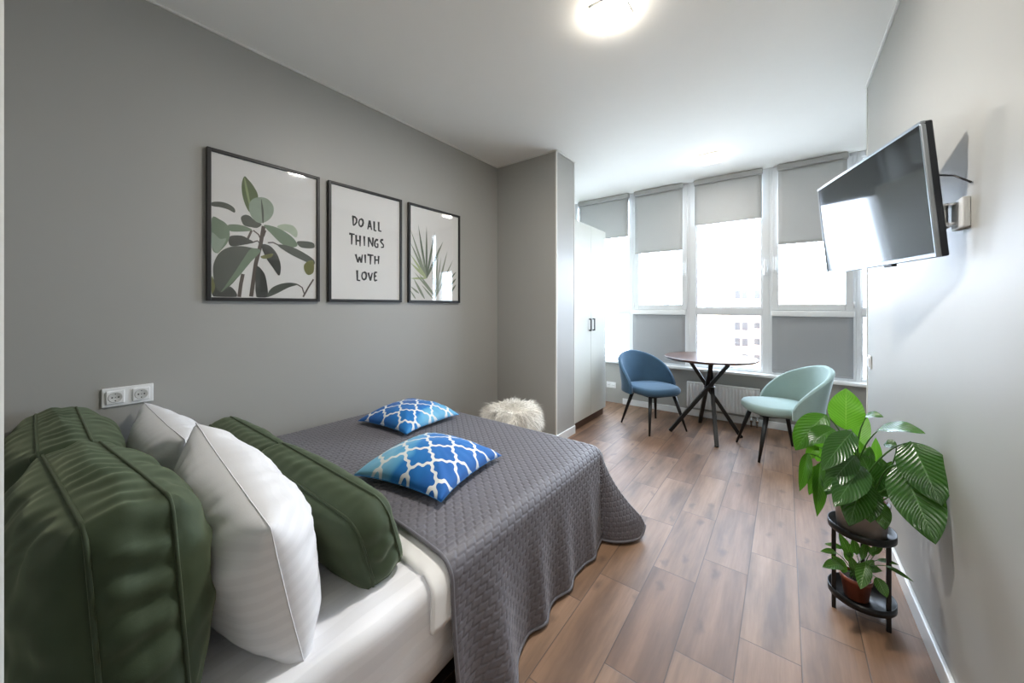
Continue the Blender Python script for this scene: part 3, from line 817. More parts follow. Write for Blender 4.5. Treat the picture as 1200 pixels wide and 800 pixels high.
for dz in (-.030, .018):
    mb.box((-.005, 0, -.006), (.005, (j2-j1).length, .006), .002, mat=Matrix.Translation(j1+Vector((0, 0, dz))) @ (j2-j1).to_track_quat('Y', 'Z').to_matrix().to_4x4())
    mb.box((-.005, 0, -.006), (.005, (BK-j2).length, .006), .002, mat=Matrix.Translation(j2+Vector((0, 0, dz))) @ (BK-j2).to_track_quat('Y', 'Z').to_matrix().to_4x4())
mb.tube([j1-Vector((0, 0, .045)), j1+Vector((0, 0, .03))], .011, 14); mb.tube([j2-Vector((0, 0, .042)), j2+Vector((0, 0, .028))], .010, 14)
mb.box((W-.055, 1.665, 1.492), (W-.014, 1.712, 1.502), .002); mb.box((W-.055, 1.665, 1.552), (W-.014, 1.712, 1.560), .002)
mb.box((W-.072, 1.705, 1.487), (W-.020, 1.745, 1.563), .006, 3); mb.box((W-.088, 1.74, 1.50), (W-.05, 1.79, 1.55), .006, 3); mb.build('swing_arm', M_chrome, t, o)
mb = MB(); mb.box((-.09, -.09, -.061), (.09, .06, -.0525), .002); mb.xf(MT); mb.build('mounting_plate', M_black, t, o)
q0 = MT @ Vector((.27, .03, -.032)); q3 = Vector((W-.004, 1.60, 1.60))
mb = MB(); mb.tube([q0, q0.lerp(q3, .3)+Vector((0, 0, .030)), q0.lerp(q3, .7)+Vector((0, 0, .022)), q3], .0028, 8)
tag(mb.build('power_cable', M_black, None, None, None), 'thin black cable from the television back to the wall', 'cable')

# ------------------------------------------------------------------ bed
BX0, BX1, BY0, BY1, BZ = .02, 1.53, YB+.015, 1.845, .455
t = thing('bed', 'low double bed with a dark base along the left wall', 'bed', (.78, .75, 0)); o = t.location
mb = MB(); mb.box((BX0+.03, BY0+.02, .09), (BX1-.02, BY1-.03, .23), .015, 3); mb.build('base', M_black, t, o)
mb = MB(); mb.box((BX0+.01, BY0+.005, .23), (BX1-.012, BY1-.012, BZ-.012), .04, 5); mb.build('mattress', M_duvet, t, o)
for lx in (.12, 1.40):
    for ly in (BY0+.12, BY1-.15):
        mb = MB(); mb.tube([(lx, ly, 0), (lx, ly, .095)], [.022, .028], 14); mb.build('leg', M_black, t, o)

def drape(a, r):
    if a <= 0: return 0., 0.
    if a < r*PI/2: return r*math.sin(a/r), r*(1-math.cos(a/r))
    return r, r+(a-r*PI/2)
def nz(x, y, z=0., s=1.): return noise.noise(Vector((x*s, y*s, z*s)))

# fitted sheet: top and hanging side
def sheet_pt(s, y):
    a = max(0, s-(BX1-.035)); h, v = drape(a, .04)
    x = min(s, BX1-.035)+h; z = BZ-v
    wr = .006*nz(s*2.2+3, y*7, 1)+.005*nz(s*9+y*5, y*3, 4)
    if a <= 0: z += wr
    else: x += wr*1.5+.006*nz(y*5, v*4, 9)*min(1, v/.1)-.015*max(0, (v-.22)/.07)**2
    return Vector((x, y, z))
mb = MB(); SL = BX1-.035-BX0+.04*PI/2+.27
mb.grid(lambda u, v: sheet_pt(BX0+SL*u, BY0+.002+(BY1-.03-BY0)*v), 150, 160, uvfn=lambda u, v: (u, v))
s = mb.build('fitted_sheet', M_sheet, None, None, None); md = s.modifiers.new('thick', 'SOLIDIFY'); md.thickness = .003; md.offset = -1
tag(s, 'white striped satin sheet stretched over the mattress at the head end', 'sheet')

TY = 1.815; SX = BX1-.035
def cover(s, tt, top, r, flare, hemdrop, foot=True):
    """cloth position for flat cloth coordinates (s across the bed, tt along it)"""
    a = max(0., s-SX); b = max(0., tt-TY) if foot else 0.
    if foot and a > S1-SX-.16 and b > T1-TY-.16:   # rounded cloth corner
        da, db = a-(S1-SX-.16), b-(T1-TY-.16); ff = max(da, db)/(math.hypot(da, db)+1e-9); a = S1-SX-.16+da*ff; b = T1-TY-.16+db*ff
    if b <= 0: d, m, ps = a, 0., 0.
    elif a <= 0: d, m, ps = b, 0., PI/2
    else:
        d, m = max(a, b), min(a, b); ps = (PI/2)*(math.atan2(b, a)/(PI/2))**1.25
    h, v = drape(d, r)
    hang = max(0., v-r)/hemdrop
    f = .46*m*min(1, hang+.25)
    if a > 0:
        yy = min(tt, TY)
        fold = (.085*math.exp(-((yy-.93)/.085)**2)+.028*math.exp(-((yy-1.20)/.05)**2)+.022*math.exp(-((yy-1.42)/.06)**2)+.045*math.exp(-((yy-.70)/.12)**2)
                +.03*math.exp(-((yy-1.66)/.05)**2)+.004*math.sin(yy*37))*hang
        f += (fold+flare*hang)*math.cos(ps)
    if b > 0:
        xx = min(s, SX)
        f += (.02*math.sin(xx*13+1)+.012*math.sin(xx*29)+.03)*hang*math.sin(ps)
    x = min(s, SX)+math.cos(ps)*(h+f); y = min(tt, TY)+math.sin(ps)*(h+f); z = top-v
    # soft undulation of the top
    z += .006*nz(s*2.1, tt*2.1, 2)*(1-min(1, hang*3))
    return Vector((x, y, z))

# white duvet edge showing under the quilt
def duvet_pt(u, v):
    s = .03+(SX+.17-.03)*u
    y0 = .775-.085*(s/1.5)+.012*nz(s*3, 1, 2)-.02*max(0, s-1.1)
    tt = y0+.30*v
    p = cover(s, tt, BZ+.020, .06, .012, .40, False)
    e_ = min(1, v/.10)
    if s < SX: p.z -= .013*(1-math.sqrt(max(0, 1-(1-e_)**2)))+.0; p.z += .006*nz(s*9, tt*9, 5)
    else: p.x += .006*nz(tt*12, s*12, 3)
    return p
mb = MB(); mb.grid(duvet_pt, 120, 30); s = mb.build('duvet', M_duvet, None, None, None); md = s.modifiers.new('thick', 'SOLIDIFY'); md.thickness = .012; md.offset = -1
tag(s, 'white duvet with only its folded edge showing under the grey bedspread', 'duvet')

# quilted bedspread
QTOP = BZ+.040; QR = .065; HD = .425
S0, S1 = .012, SX+QR*PI/2+(QTOP-QR-.018); T1 = TY+QR*PI/2+(QTOP-QR-.018)
def qstart(s): return .835-.085*min(s, SX)/1.5+.010*math.sin(s*6)
def quilt_cell(s, tt):
    # elongated staggered hexagon stitching; returns puff height 0..1
    cw, chh = .0245, .043
    c = s/cw; k = math.floor(c); best = 9; sec = 9
    for kk in (k-1, k, k+1):
        for_t = tt/chh-(.5 if kk % 2 else 0.); j0 = math.floor(for_t)
        for j in (j0, j0+1):
            cx = kk+.5; cy = j+(.5 if kk % 2 else 0.)
            dx = (c-cx); dy = (tt/chh-cy)
            skew = dx*.30
            d = max(abs(dx)*1.15, abs(dy+skew)*1.05+abs(dx)*.45)
            if d < best: sec = best; best = d
            elif d < sec: sec = d
    g = min(1, (sec-best)/.34)
    return 1-(1-g)**2
NS, NTT = 620, 440
P = np.zeros((NS+1, NTT+1, 3)); Q = np.zeros((NS+1, NTT+1))
for i in range(NS+1):
    s = S0+(S1-S0)*i/NS; y0 = qstart(s)
    for j in range(NTT+1):
        tt = y0+(T1-y0)*j/NTT
        P[i, j] = cover(s, tt, QTOP, QR, .012, HD)
        edge = min(1, min(j*(T1-y0)/NTT, (NS-i)*(S1-S0)/NS, (NTT-j)*(T1-y0)/NTT)/.022)
        Q[i, j] = quilt_cell(s, tt)*edge
du = np.gradient(P, axis=0); dv = np.gradient(P, axis=1); N = np.cross(du, dv); N /= np.linalg.norm(N, axis=2, keepdims=True)+1e-12
PP = P+N*(Q[..., None]*.0040)
PP[..., 2] = np.maximum(PP[..., 2], .010)
mb = MB(); WN = NTT+1
mb.add(PP.reshape(-1, 3).tolist(), [(i*WN+j, (i+1)*WN+j, (i+1)*WN+j+1, i*WN+j+1) for i in range(NS) for j in range(NTT)], smooth=True)
q = mb.build('bedspread', M_quilt, None, None, None); md = q.modifiers.new('thick', 'SOLIDIFY'); md.thickness = .008; md.offset = -1
tag(q, 'grey quilted bedspread spread over the bed, its corner trailing on the floor', 'bedspread')
mb = MB()
path = [P[i, 0] for i in range(0, NS+1, 3)]+[P[NS, j] for j in range(3, NTT+1, 3)]+[P[i, NTT] for i in range(NS-3, -1, -3)]
path = [Vector((p[0], p[1], max(p[2], .008))) for p in path]
mb.tube(path, .0065, 8); mb.build('binding', M_bind, q)

# ------------------------------------------------------------------ cushions
def place(c, lean=0, roll=0, yaw=0):
    return Matrix.Translation(c) @ Matrix.Rotation(R(yaw), 4, 'Z') @ Matrix.Rotation(R(lean), 4, 'X') @ Matrix.Rotation(R(roll), 4, 'Y')
def box_cushion(name, w, h, gus, bulge, M, label, seed, rc=.055, group=None, wr=1., loc=None):
    """upholstered box cushion: x width, z height, y thickness; piped seams round both faces"""
    loc = M.translation.copy() if loc is None else Vector(loc)
    def outline(n):
        out = []; hw, hh = w/2-rc, h/2-rc
        segs = [(hw, -hh, -90), (hw, hh, 0), (-hw, hh, 90), (-hw, -hh, 180)]
        for q, (cx, cz, a0) in enumerate(segs):
            for k in range(9):
                a = R(a0+90*k/8); out.append(Vector((cx+rc*math.cos(a), 0, cz+rc*math.sin(a))))
            nx = segs[(q+1) % 4]; a = R(a0+90)
            p0 = out[-1]; p1 = Vector((nx[0]+rc*math.cos(a), 0, nx[1]+rc*math.sin(a)))
            nseg = 90 if q in (1, 3) else 46
            for k in range(1, nseg): out.append(p0.lerp(p1, k/nseg))
        return out
    ol = outline(0); m = len(ol); mb = MB(); rows = []
    def disp(p, amt, k): return amt*noise.noise(Vector((p.x*k+seed, p.y*k, p.z*k+seed*2)))
    arc = 0; arcs = []
    for i, p in enumerate(ol): arcs.append(arc); arc += (ol[(i+1) % m]-p).length
    rings = []
    nf = 20
    for side in (-1, 1):
        rr = []
        for k in range(nf+1):
            f = k/nf
            ring = []
            for pi, p in enumerate(ol):
                q = p*(math.sin(f*PI/2)**.9)
                e1 = 1-abs(q.x/(w/2))**2.6; e2 = 1-abs(q.z/(h/2))**2.6
                bul = bulge*(max(0, e1)*max(0, e2))**.42
                y = side*(gus/2+bul)
                g = math.exp(-((1-f)/.22))   # gathers near the seam
                y += side*(disp(q, .010*wr, 7)+disp(q, .006*wr, 17))*min(1, (1-f)*6)
                y += side*.0038*wr*math.sin(arcs[pi]*85+3*noise.noise(Vector((arcs[pi]*5, f*2, seed+2))))*g*min(1, (1-f)*9)
                ring.append(Vector((q.x, y, q.z)))
            rr.append(ring)
        rings.append(rr)
    # gusset
    gr = []
    ng = 8
    for k in range(ng+1):
        f = k/ng*2-1; ring = []
        for i, p in enumerate(ol):
            nn = Vector((p.x/(w/2)**1, 0, p.z/(h/2))).normalized()
            rip = math.sin(arcs[i]*95+3*noise.noise(Vector((arcs[i]*6, f, seed)))+f*.8)
            am = (.0042+.006*(abs(p.x) > w/2-rc*.9)*(p.z < h*.35))*wr*(.4+.9*abs(noise.noise(Vector((arcs[i]*4, seed, 3)))))*(1-f*f*.6)
            out = gus*.17*(1-f*f)+am*rip+.010*wr*noise.noise(Vector((arcs[i]*5, f*1.5, seed+7)))*(1-f*f)
            ring.append(Vector((p.x, f*gus/2, p.z))+nn*out)
        gr.append(ring)
    allr = rings[0][1:]+gr[1:-1]+list(reversed(rings[1][1:]))
    vs = [v for r_ in allr for v in r_]; nr = len(allr)
    fs = [(a*m+i, a*m+(i+1) % m, (a+1)*m+(i+1) % m, (a+1)*m+i) for a in range(nr-1) for i in range(m)]
    c0 = len(vs); vs.append(rings[0][0][0]); vs.append(rings[1][0][0])
    fs += [(c0, (i+1) % m, i) for i in range(m)]+[(c0+1, (nr-1)*m+i, (nr-1)*m+(i+1) % m) for i in range(m)]
    mb.add(vs, fs, smooth=True); mb.xf(M)
    t = mb.build(name, M_green, None, None, loc)
    for side in (0, 1):
        pm = MB(); pts = []
        for i, p in enumerate(ol):
            nn = Vector((p.x/(w/2), 0, p.z/(h/2))).normalized()
            pts.append(M @ (Vector((p.x, (-1, 1)[side]*gus/2, p.z))+nn*.003))
        pm.tube(pts, .0036, 6, closed=True); pm.build('piping', M_gpipe, t, loc)
    tag(t, label, 'cushion', group)
    return t
gG = 'green velvet cushions'
box_cushion('box_cushion', .655, .375, .10, .098, place((.360, .073, .650), 3, 0, 0), 'big green velvet box cushion at the bed head, in the corner by the left wall', 3.1, .035, gG, 1.5)
box_cushion('box_cushion', .755, .395, .105, .098, place((1.075, .100, .668), 3, -4, 2.7), 'big green velvet box cushion at the bed head, nearest the camera', 9.7, .035, gG, 1.5)
box_cushion('box_cushion', .655, .225, .085, .055, place((.365, .605, .562), 14, 0, 0), 'small green velvet cushion behind the white pillows, by the left wall', 5.3, .05, gG, .5)
box_cushion('box_cushion', .735, .235, .09, .058, place((1.060, .598, .570), 16, 1, 0), 'small green velvet cushion with piped oval end beside the bedspread edge', 7.9, .06, gG, .5)

def pillow(name, w, h, th, M, m, label, cat, seed, pinch=.06, wr=1., group=None, n=56, powr=.5, flat=0., sm=None, drop=0.):
    mb = MB()
    def pt(u, v, side):
        x = w/2*u*(1-pinch*(1-v*v)*abs(u)); y = h/2*v*(1-pinch*(1-u*u)*abs(v))
        e_ = max(0, (1-abs(u)**2.2)*(1-abs(v)**2.2))
        z = th/2*e_**powr
        ed = min(1, e_*5)
        ang = math.atan2(abs(y), abs(x))
        cr = math.exp(-((1-abs(u))+(1-abs(v)))*1.6)
        z += (wr*.015*noise.noise(Vector((x*5+seed, y*5, side*3+seed)))+wr*.009*noise.noise(Vector((x*16+seed, y*7, side*5)))+wr*.010*cr*math.sin(ang*26+seed))*ed
        z = max(z, 0)
        if flat and side < 0: z *= flat
        rp = .003*wr*noise.noise(Vector((x*9, y*9, seed)))
        return Vector((x+rp*abs(u), y+rp*abs(v), side*z-drop*max(abs(u), abs(v))**3-drop*.7*abs(u*v)**3))
    for side in (1, -1):
        if side == 1: mb.grid(lambda a, b: pt(a*2-1, b*2-1, 1), n, n)
        else: mb.grid(lambda a, b: pt(1-a*2, b*2-1, -1), n, n, uvfn=lambda a, b: (1-a, b))
    mb.xf(M)
    loc = M.translation.copy()
    t = mb.build(name, m, None, None, loc)
    # merge the rim
    bm = bmesh.new(); bm.from_mesh(t.data); bmesh.ops.remove_doubles(bm, verts=bm.verts, dist=.0004); bm.to_mesh(t.data); bm.free()
    pm = MB(); pts = []
    for k in range(4*24):
        q = k/24; i = int(q); f = (q-i)*2-1
        u, v = ((f, -1), (1, f), (-f, 1), (-1, -f))[i]
        pts.append(M @ (pt(u, v, 1)))
    pm.tube(pts, .0013, 6, closed=True); pm.build('seam', sm or m, t, loc)
    return tag(t, label, cat, group)
def stand(c, lean, roll, yaw=0): # pillow plane xz, thickness y
    return Matrix.Translation(c) @ Matrix.Rotation(R(yaw), 4, 'Z') @ Matrix.Rotation(R(lean), 4, 'X') @ Matrix.Rotation(R(roll), 4, 'Y') @ Matrix.Rotation(R(90), 4, 'X')
gW = 'white bed pillows'
pillow('bed_pillow', .70, .385, .25, stand((.390, .350, .622), 12, 1, 0), M_pillow, 'white pillow standing on the bed, partly hidden, closest to the left wall', 'pillow', 2.2, .05, 1.1, gW)
pillow('bed_pillow', .735, .395, .27, stand((1.130, .355, .638), 12, 5, -4), M_pillow, 'white pillow standing on the bed in front, leaning by the big green cushion', 'pillow', 6.1, .04, 1.1, gW)
M_bseam = plain('blue seam', '2a78b8', .8)
gC = 'blue patterned cushions on the bedspread'
pillow('throw_cushion', .470, .470, .175, Matrix.Translation((1.055, 1.105, .548)) @ Matrix.Rotation(R(10), 4, 'Z') @ Matrix.Rotation(R(0), 4, 'X'), M_tr1, 'blue and white trellis cushion nearest, lying mid bed on the grey bedspread', 'cushion', 1.4, .07, .5, gC, powr=.5, flat=.45, sm=M_bseam, drop=.014)
pillow('throw_cushion', .450, .450, .165, Matrix.Translation((.39, 1.49, .545)) @ Matrix.Rotation(R(4), 4, 'Z'), M_tr2, 'darker blue and white trellis cushion further back against the left wall', 'cushion', 4.4, .07, .5, gC, powr=.5, flat=.45, sm=M_bseam, drop=.014)

# ------------------------------------------------------------------ fur stool
t = thing('fur_stool', 'fluffy white fur stool between the bed foot and the wall pier', 'stool', (.60, 2.32, 0)); o = t.location
pc = Vector((.60, 2.32, 0)); pr_, pz0, pz1 = .195, .19, .445
def poufp(u, v):
    a = 2*PI*u; prof_ = [(.0, pz0), (.9, pz0), (1.0, pz0+.05), (1.03, (pz0+pz1)/2), (.99, pz1-.05), (.80, pz1-.005), (0, pz1+.012)]
    k = v*(len(prof_)-1); i = min(int(k), len(prof_)-2); f = k-i
    r = (prof_[i][0]*(1-f)+prof_[i+1][0]*f)*pr_; z = prof_[i][1]*(1-f)+prof_[i+1][1]*f
    return Vector((pc.x+r*math.cos(a), pc.y+r*math.sin(a), z))
mb = MB(); mb.grid(poufp, 48, 24, wrapu=True); mb.build('seat', M_fur, t, o)
mb = MB(); rf = random.Random(4)
vs = []; fs = []
for k in range(12000):
    u, v = rf.random(), .2+.8*rf.random()**.8
    p = poufp(u, v); n_ = (p-Vector((pc.x, pc.y, (pz0+pz1)/2))); n_ = Vector((n_.x, n_.y, n_.z*1.3)).normalized()
    cl = noise.noise(p*14)*1.0; tang = Vector((noise.noise(p*9+Vector((5, 0, 0))), noise.noise(p*9+Vector((0, 7, 0))), -.9+.5*cl))
    ln = .045+.040*rf.random()
    d = (n_*.75+tang*.7+Vector((rf.uniform(-.3, .3), rf.uniform(-.3, .3), rf.uniform(-.3, .3)))).normalized()
    side = d.cross(Vector((rf.uniform(-1, 1), rf.uniform(-1, 1), rf.uniform(-1, 1)))).normalized()*.0016
    b0 = len(vs); mid = p+d*ln*.55; cv = Vector((noise.noise(p*22), noise.noise(p*22+Vector((9, 0, 0))), noise.noise(p*22+Vector((0, 9, 0)))))*.045; mid += cv*.4; tip = p+d*ln+cv+Vector((0, 0, -.2*ln))
    vs += [p-side, p+side, mid+side*.8, mid-side*.8, tip]; fs += [(b0, b0+1, b0+2, b0+3), (b0+3, b0+2, b0+4)]
mb.add(vs, fs, smooth=False); tag(mb.build('fur', M_fur, t, o), None, None, None, 'stuff')
for k in range(4):
    a = PI/4+k*PI/2; mb = MB(); mb.tube([(pc.x+.12*math.cos(a), pc.y+.12*math.sin(a), pz0+.005), (pc.x+.16*math.cos(a), pc.y+.16*math.sin(a), .001)], [.018, .011], 12); mb.build('leg', M_black, t, o)

# ------------------------------------------------------------------ plant stand and plants
SC = Vector((2.592, 2.045, 0))
t = thing('plant_stand', 'small black two tier round plant stand beside the right wall', 'plant stand', SC); o = t.location
for z in (.055, .325):
    mb = MB(); mb.lathe([(0, z), (.098, z), (.1035, z+.004), (.1035, z+.030), (.1005, z+.030), (.0995, z+.006), (0, z+.005)], 56, SC); mb.build('tray', M_black, t, o)
for a in (R(203), R(318), R(80)):
    p = SC+Vector((math.cos(a)*.094, math.sin(a)*.094, 0)); mb = MB(); mb.box((p.x-.007, p.y-.007, 0), (p.x+.007, p.y+.007, .330), .002); mb.build('leg', M_black, t, o)

def pxp(px, py, d):   # a point of the room along the photograph's ray at depth d
    return CAM+(FW+RT*((px-600)/FPX)+UP*((PY-py)/FPX))*d
def leaf_mesh(base, tip, width, hint, sag=.15, fold=.18, curl=.0, n=18, m=5, ruf=.02, seed=0):
    base = Vector(base); tip = Vector(tip); ax = tip-base; Ln = ax.length; ax_n = ax.normalized()
    ac = ax_n.cross(Vector(hint)).normalized(); nm = ac.cross(ax_n).normalized()
    if nm.dot(Vector(hint)) < 0: nm = -nm
    ctrl = base.lerp(tip, .5)+nm*Ln*sag
    mb = MB(); vs = []; uvs = []
    for i in range(n+1):
        t_ = i/n
        p = base*(1-t_)**2+ctrl*2*t_*(1-t_)+tip*t_*t_
        tg = ((ctrl-base)*(1-t_)+(tip-ctrl)*t_).normalized(); nn = ac.cross(tg).normalized()
        if nn.dot(nm) < 0: nn = -nn
        pf = (t_**.70)*((1-t_)**.95)/.3205
        tw_ = curl*t_
        a_ = (ac*math.cos(tw_)+nn*math.sin(tw_)); n2 = (nn*math.cos(tw_)-ac*math.sin(tw_))
        for j in range(-m, m+1):
            f = j/m
            wv = width/2*pf
            r = ruf*width*math.sin(t_*15+f*2+seed)*abs(f)
            vs.append(p+a_*f*wv+n2*(fold*abs(f)**1.4*wv*(1 if fold > 0 else 1)+r)); uvs.append((.5+f/2, t_))
    Wd = 2*m+1
    fs = [(i*Wd+j, (i+1)*Wd+j, (i+1)*Wd+j+1, i*Wd+j+1) for i in range(n) for j in range(Wd-1)]
    mb.add(vs, fs, uvs, smooth=True); return mb
def bez(a, b, c, k=10): return [a*(1-i/k)**2+b*2*(i/k)*(1-i/k)+c*(i/k)**2 for i in range(k+1)]

PZ0 = .3305
t = thing('potted_plant', 'large leafy green plant in a taupe pot on the upper tier', 'plant', (SC.x, SC.y, PZ0)); o = t.location
mb = MB(); mb.lathe([(0, PZ0), (.070, PZ0), (.074, PZ0+.004), (.086, PZ0+.128), (.087, PZ0+.134), (.081, PZ0+.134), (.078, PZ0+.10), (0, PZ0+.10)], 56, SC); mb.build('pot', M_taupe, t, o)
mb = MB(); mb.lathe([(.066, PZ0+.101), (.074, PZ0+.140), (.077, PZ0+.146), (.073, PZ0+.146), (.070, PZ0+.130)], 48, SC); mb.build('inner_pot', M_terra, t, o)
mb = MB(); mb.grid(lambda u, v: Vector((SC.x+.0705*v*math.cos(2*PI*u), SC.y+.0705*v*math.sin(2*PI*u), PZ0+.126+.006*nz(u*6, v*4, 3)*(v < .99))), 28, 6, wrapu=True); mb.build('soil', M_soil, t, o)
def zp(zx, zy): return 920+zx/4, 440+zy/4
# base, tip (on the photograph), width there, depths at base and tip, leaf kind, sag, curl, how far it faces the sky
LV = [
 ((285, 255), (286, 58), 138, 1.52, 1.56, 'l', .10, 0, .1, .12),
 ((345, 345), (372, 170), 70, 1.60, 1.66, 'l', .08, 0, .1, .1),
 ((195, 182), (48, 350), 120, 1.56, 1.58, 'g', .20, .3, .9, .3),
 ((165, 200), (70, 345), 96, 1.60, 1.62, 'l', .12, 0, .2, .15),
 ((232, 252), (110, 325), 100, 1.50, 1.50, 'g', .18, -.2, .8, .25),
 ((200, 300), (150, 402), 90, 1.58, 1.60, 'l', .12, 0, .2, .15),
 ((318, 262), (172, 445), 112, 1.42, 1.36, 'd', .16, .2, .5, .15),
 ((330, 375), (182, 545), 100, 1.40, 1.33, 'd', .15, .1, .3, .15),
 ((362, 425), (230, 615), 135, 1.38, 1.28, 'd', .12, .1, .2, .12),
 ((365, 480), (300, 706), 140, 1.37, 1.29, 'd', .12, 0, .1, .15),
 ((370, 500), (400, 690), 120, 1.39, 1.33, 'd', .10, 0, .1, .12),
 ((436, 580), (468, 724), 76, 1.38, 1.33, 'g', .10, .1, .1, .15),
 ((590, 308), (735, 612), 190, 1.30, 1.175, 'd', .10, 0, .1, .10),
 ((545, 415), (706, 792), 200, 1.30, 1.16, 'd', .08, 0, .1, .10),
 ((432, 256), (658, 272), 105, 1.42, 1.27, 'g', .16, .1, 1.4, .25),
 ((378, 188), (462, 195), 52, 1.52, 1.46, 'g', .22, .2, 1.0, .2),
 ((525, 325), (462, 325), 52, 1.40, 1.44, 'd', .2, 0, .8, .2),
 ((108, 362), (66, 545), 56, 1.52, 1.50, 'g', .18, .9, .2, .5),
 ((165, 405), (150, 662), 62, 1.48, 1.45, 'g', .22, .7, .2, .5),
 ((300, 420), (240, 330), 80, 1.48, 1.52, 'g', .1, 0, .4, .15),
 ((430, 520), (350, 360), 110, 1.47, 1.52, 'd', .1, 0, .2, .15),
 ((470, 540), (455, 390), 90, 1.46, 1.50, 'g', .1, .2, .2, .15),
 ((480, 530), (545, 420), 80, 1.42, 1.42, 'd', .1, 0, .2, .15),
 ((250, 430), (175, 520), 70, 1.46, 1.44, 'd', .15, 0, .4, .15),
 ((440, 560), (520, 470), 80, 1.44, 1.42, 'd', .12, 0, .3, .15),
 ((400, 470), (330, 290), 70, 1.55, 1.60, 'l', .1, 0, .2, .12),
 ((430, 440), (425, 290), 44, 1.54, 1.58, 'l', .1, .2, .2, .12),
 ((300, 350), (225, 300), 60, 1.53, 1.55, 'g', .15, .3, .6, .2),
 ((260, 300), (185, 395), 74, 1.46, 1.44, 'g', .2, .2, .5, .2),
 ((150, 330), (100, 395), 50, 1.54, 1.53, 'l', .2, .4, .5, .25),
 ((400, 560), (335, 470), 70, 1.43, 1.44, 'g', .12, .2, .4, .2),
 ((455, 500), (500, 400), 54, 1.48, 1.50, 'g', .1, .2, .3, .15),
 ((385, 430), (398, 330), 50, 1.52, 1.55, 'g', .1, .3, .3, .15),
 ((340, 440), (290, 560), 84, 1.40, 1.35, 'g', .15, .2, .3, .15),
 ((150, 420), (112, 560), 54, 1.50, 1.50, 'g', .2, .8, .2, .5),
 ((285, 455), (190, 560), 66, 1.43, 1.40, 'd', .18, .3, .5, .25),
 ((500, 560), (535, 480), 50, 1.38, 1.38, 'd', .12, .1, .3, .2),
]
LM = {'l': M_leafl, 'g': M_leaf, 'd': M_leafd}
for k, (bz, tz, wd, d0, d1, kind, sag, curl, sky, fold) in enumerate(LV):
    a = pxp(*zp(*bz), d0); b = pxp(*zp(*tz), d1)
    for q in (a, b): q.x = min(q.x, W-.012)
    width = wd/4/FPX*(d0+d1)/2*.92
    hint = (CAM-a).normalized()+Vector((0, 0, sky))
    leaf_mesh(a, b, width, hint, sag, fold, curl, seed=k).build('leaf', LM[kind], t, o)
    root = Vector((SC.x+.03*math.cos(k*2.4), SC.y+.03*math.sin(k*2.4), PZ0+.122))
    ax = (b-a).normalized(); mid = root.lerp(a, .6)+Vector((0, 0, .10*(a-root).length))-ax*.05*(1 if k not in (0, 1) else 0)
    mb = MB(); pts = bez(root, mid, a+ax*.004); mb.tube(pts, [.0042-.0022*i/10 for i in range(11)], 7); mb.build('stem', M_stem, t, o)

Z2 = .0605
C2 = Vector((SC.x-.016, SC.y-.012, 0))
t = thing('potted_plant', 'small bushy green plant in a brown pot on the lower tier', 'plant', (C2.x, C2.y, Z2)); o = t.location
mb = MB(); mb.lathe([(0, Z2), (.036, Z2), (.038, Z2+.003), (.047, Z2+.070), (.050, Z2+.071), (.051, Z2+.088), (.047, Z2+.088), (.046, Z2+.075), (0, Z2+.074)], 44, C2); mb.build('pot', M_terra, t, o)
mb = MB(); mb.grid(lambda u, v: Vector((C2.x+.0462*v*math.cos(2*PI*u), C2.y+.0462*v*math.sin(2*PI*u), Z2+.079+.004*nz(u*6, v*4, 8)*(v < .99))), 24, 5, wrapu=True); mb.build('soil', M_soil, t, o)
def zq(zx, zy): return 950+zx/5, 590+zy/5
L2 = [((185, 362), (68, 372), 66, 1.46, 1.42, .15), ((325, 345), (292, 502), 76, 1.40, 1.35, .1), ((150, 285), (56, 280), 34, 1.48, 1.48, .2), ((390, 330), (520, 360), 28, 1.44, 1.36, .15),
      ((440, 362), (606, 460), 26, 1.36, 1.26, .12), ((385, 430), (448, 552), 62, 1.40, 1.36, .12), ((240, 320), (165, 170), 52, 1.50, 1.52, .08), ((260, 390), (238, 310), 44, 1.45, 1.46, .1),
      ((350, 290), (425, 255), 40, 1.46, 1.44, .15), ((300, 330), (325, 220), 36, 1.50, 1.53, .1), ((190, 260), (80, 235), 30, 1.53, 1.56, .2), ((210, 400), (120, 300), 60, 1.48, 1.48, .12),
      ((340, 380), (420, 395), 46, 1.42, 1.38, .15), ((270, 300), (250, 200), 44, 1.52, 1.55, .1), ((220, 340), (215, 250), 40, 1.50, 1.52, .1), ((370, 310), (330, 240), 30, 1.5, 1.53, .1), ((310, 400), (370, 330), 50, 1.45, 1.45, .1)]
for k, (bz, tz, wd, d0, d1, sag) in enumerate(L2):
    a = pxp(*zq(*bz), d0); b = pxp(*zq(*tz), d1)
    for q in (a, b): q.x = min(q.x, W-.02)
    hint = (CAM-a).normalized()+Vector((0, 0, .5))
    leaf_mesh(a, b, wd/5/FPX*(d0+d1)/2*.95, hint, sag, .18, 0, 14, 4, seed=k).build('leaf', M_leafs, t, o)
    root = Vector((C2.x+.02*math.cos(k*2.4), C2.y+.02*math.sin(k*2.4), Z2+.078)); ax = (b-a).normalized()
    mb = MB(); mb.tube(bez(root, root.lerp(a, .6)+Vector((0, 0, .02))-ax*.01, a+ax*.002), [.0022-.001*i/10 for i in range(11)], 6); mb.build('stem', M_stem, t, o)

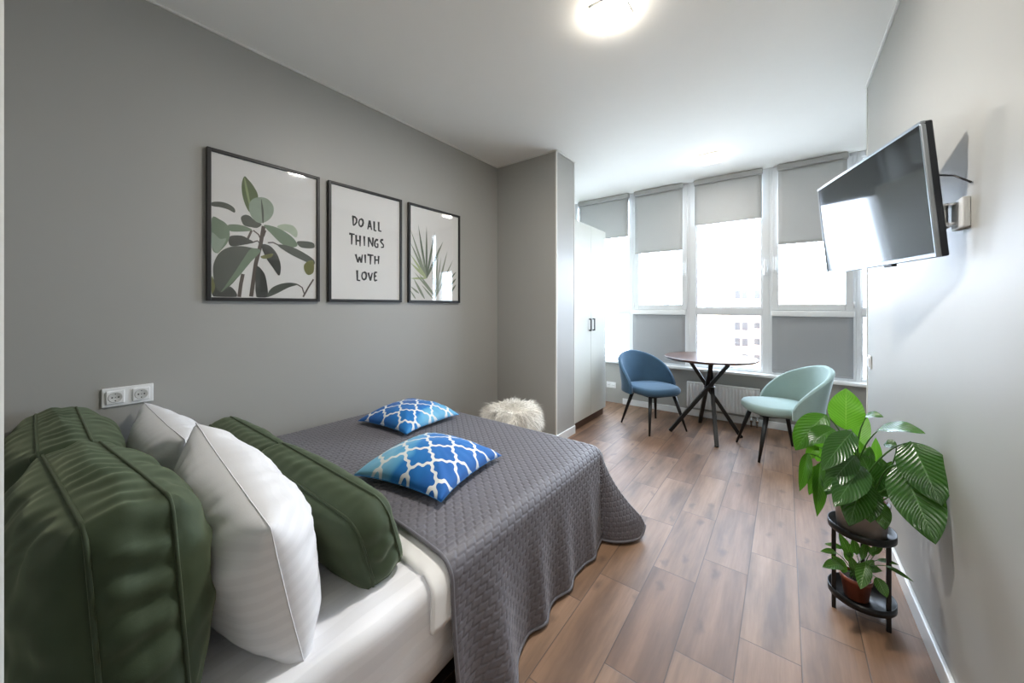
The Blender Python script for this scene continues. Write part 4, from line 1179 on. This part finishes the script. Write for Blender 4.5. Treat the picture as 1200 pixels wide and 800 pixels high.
# ------------------------------------------------------------------ light
wd = bpy.data.worlds.new('sky'); scene.world = wd; wd.use_nodes = True; nt = wd.node_tree; nt.nodes.clear()
ow = nt.nodes.new('ShaderNodeOutputWorld'); bg = nt.nodes.new('ShaderNodeBackground')
bg.inputs[0].default_value = lin(SKYC); bg.inputs[1].default_value = SKY
nt.links.new(bg.outputs[0], ow.inputs[0])
sl = bpy.data.lights.new('sun', 'SUN'); sl.energy = SUN; sl.angle = R(2); so = bpy.data.objects.new('sun', sl); COL.objects.link(so)
so.rotation_euler = (R(50), 0, R(-20)); so.location = (0, -10, 20)
al = bpy.data.lights.new('window_daylight', 'AREA'); al.shape = 'RECTANGLE'; al.size = 3.6; al.size_y = 2.2; al.energy = 1; al.cycles.is_portal = True
ao = bpy.data.objects.new('window_daylight', al); COL.objects.link(ao); ao.location = (1.75, L+.2, 1.6); ao.rotation_euler = (R(-90), 0, 0)

# unseen fill lamp added behind the camera to brighten the near half
t = thing('ceiling_lamp', 'added fill lamp, unseen behind the camera, brightening the near half of the room', 'lamp', (2.28, -.80, H)); o = t.location
mb = MB(); mb.box((2.2, -.88, H-.012), (2.36, -.72, H), .003); mb.build('base_plate', M_white, t, o)
mb = MB(); mb.box((2.205, -.875, H-.05), (2.355, -.725, H-.012), .008, 3); mb.build('diffuser', M_lamp, t, o)
ll = bpy.data.lights.new('lamp_light', 'AREA'); ll.shape = 'SQUARE'; ll.size = .14; ll.energy = FILLW; ll.color = (1, .99, .97)
lo = bpy.data.objects.new('lamp_light', ll); COL.objects.link(lo); lo.location = (2.28, -.80, H-.052)
scene.view_settings.view_transform = 'Standard'; scene.view_settings.look = 'None'; scene.view_settings.gamma = 1
scene.view_settings.use_curve_mapping = False; scene.view_settings.exposure = EXPO
scene.cycles.max_bounces = 12; scene.cycles.diffuse_bounces = 6; scene.cycles.transparent_max_bounces = 12
scene.cycles.use_denoising = True; scene.cycles.caustics_reflective = False; scene.cycles.caustics_refractive = False
scene.cycles.sample_clamp_indirect = 8
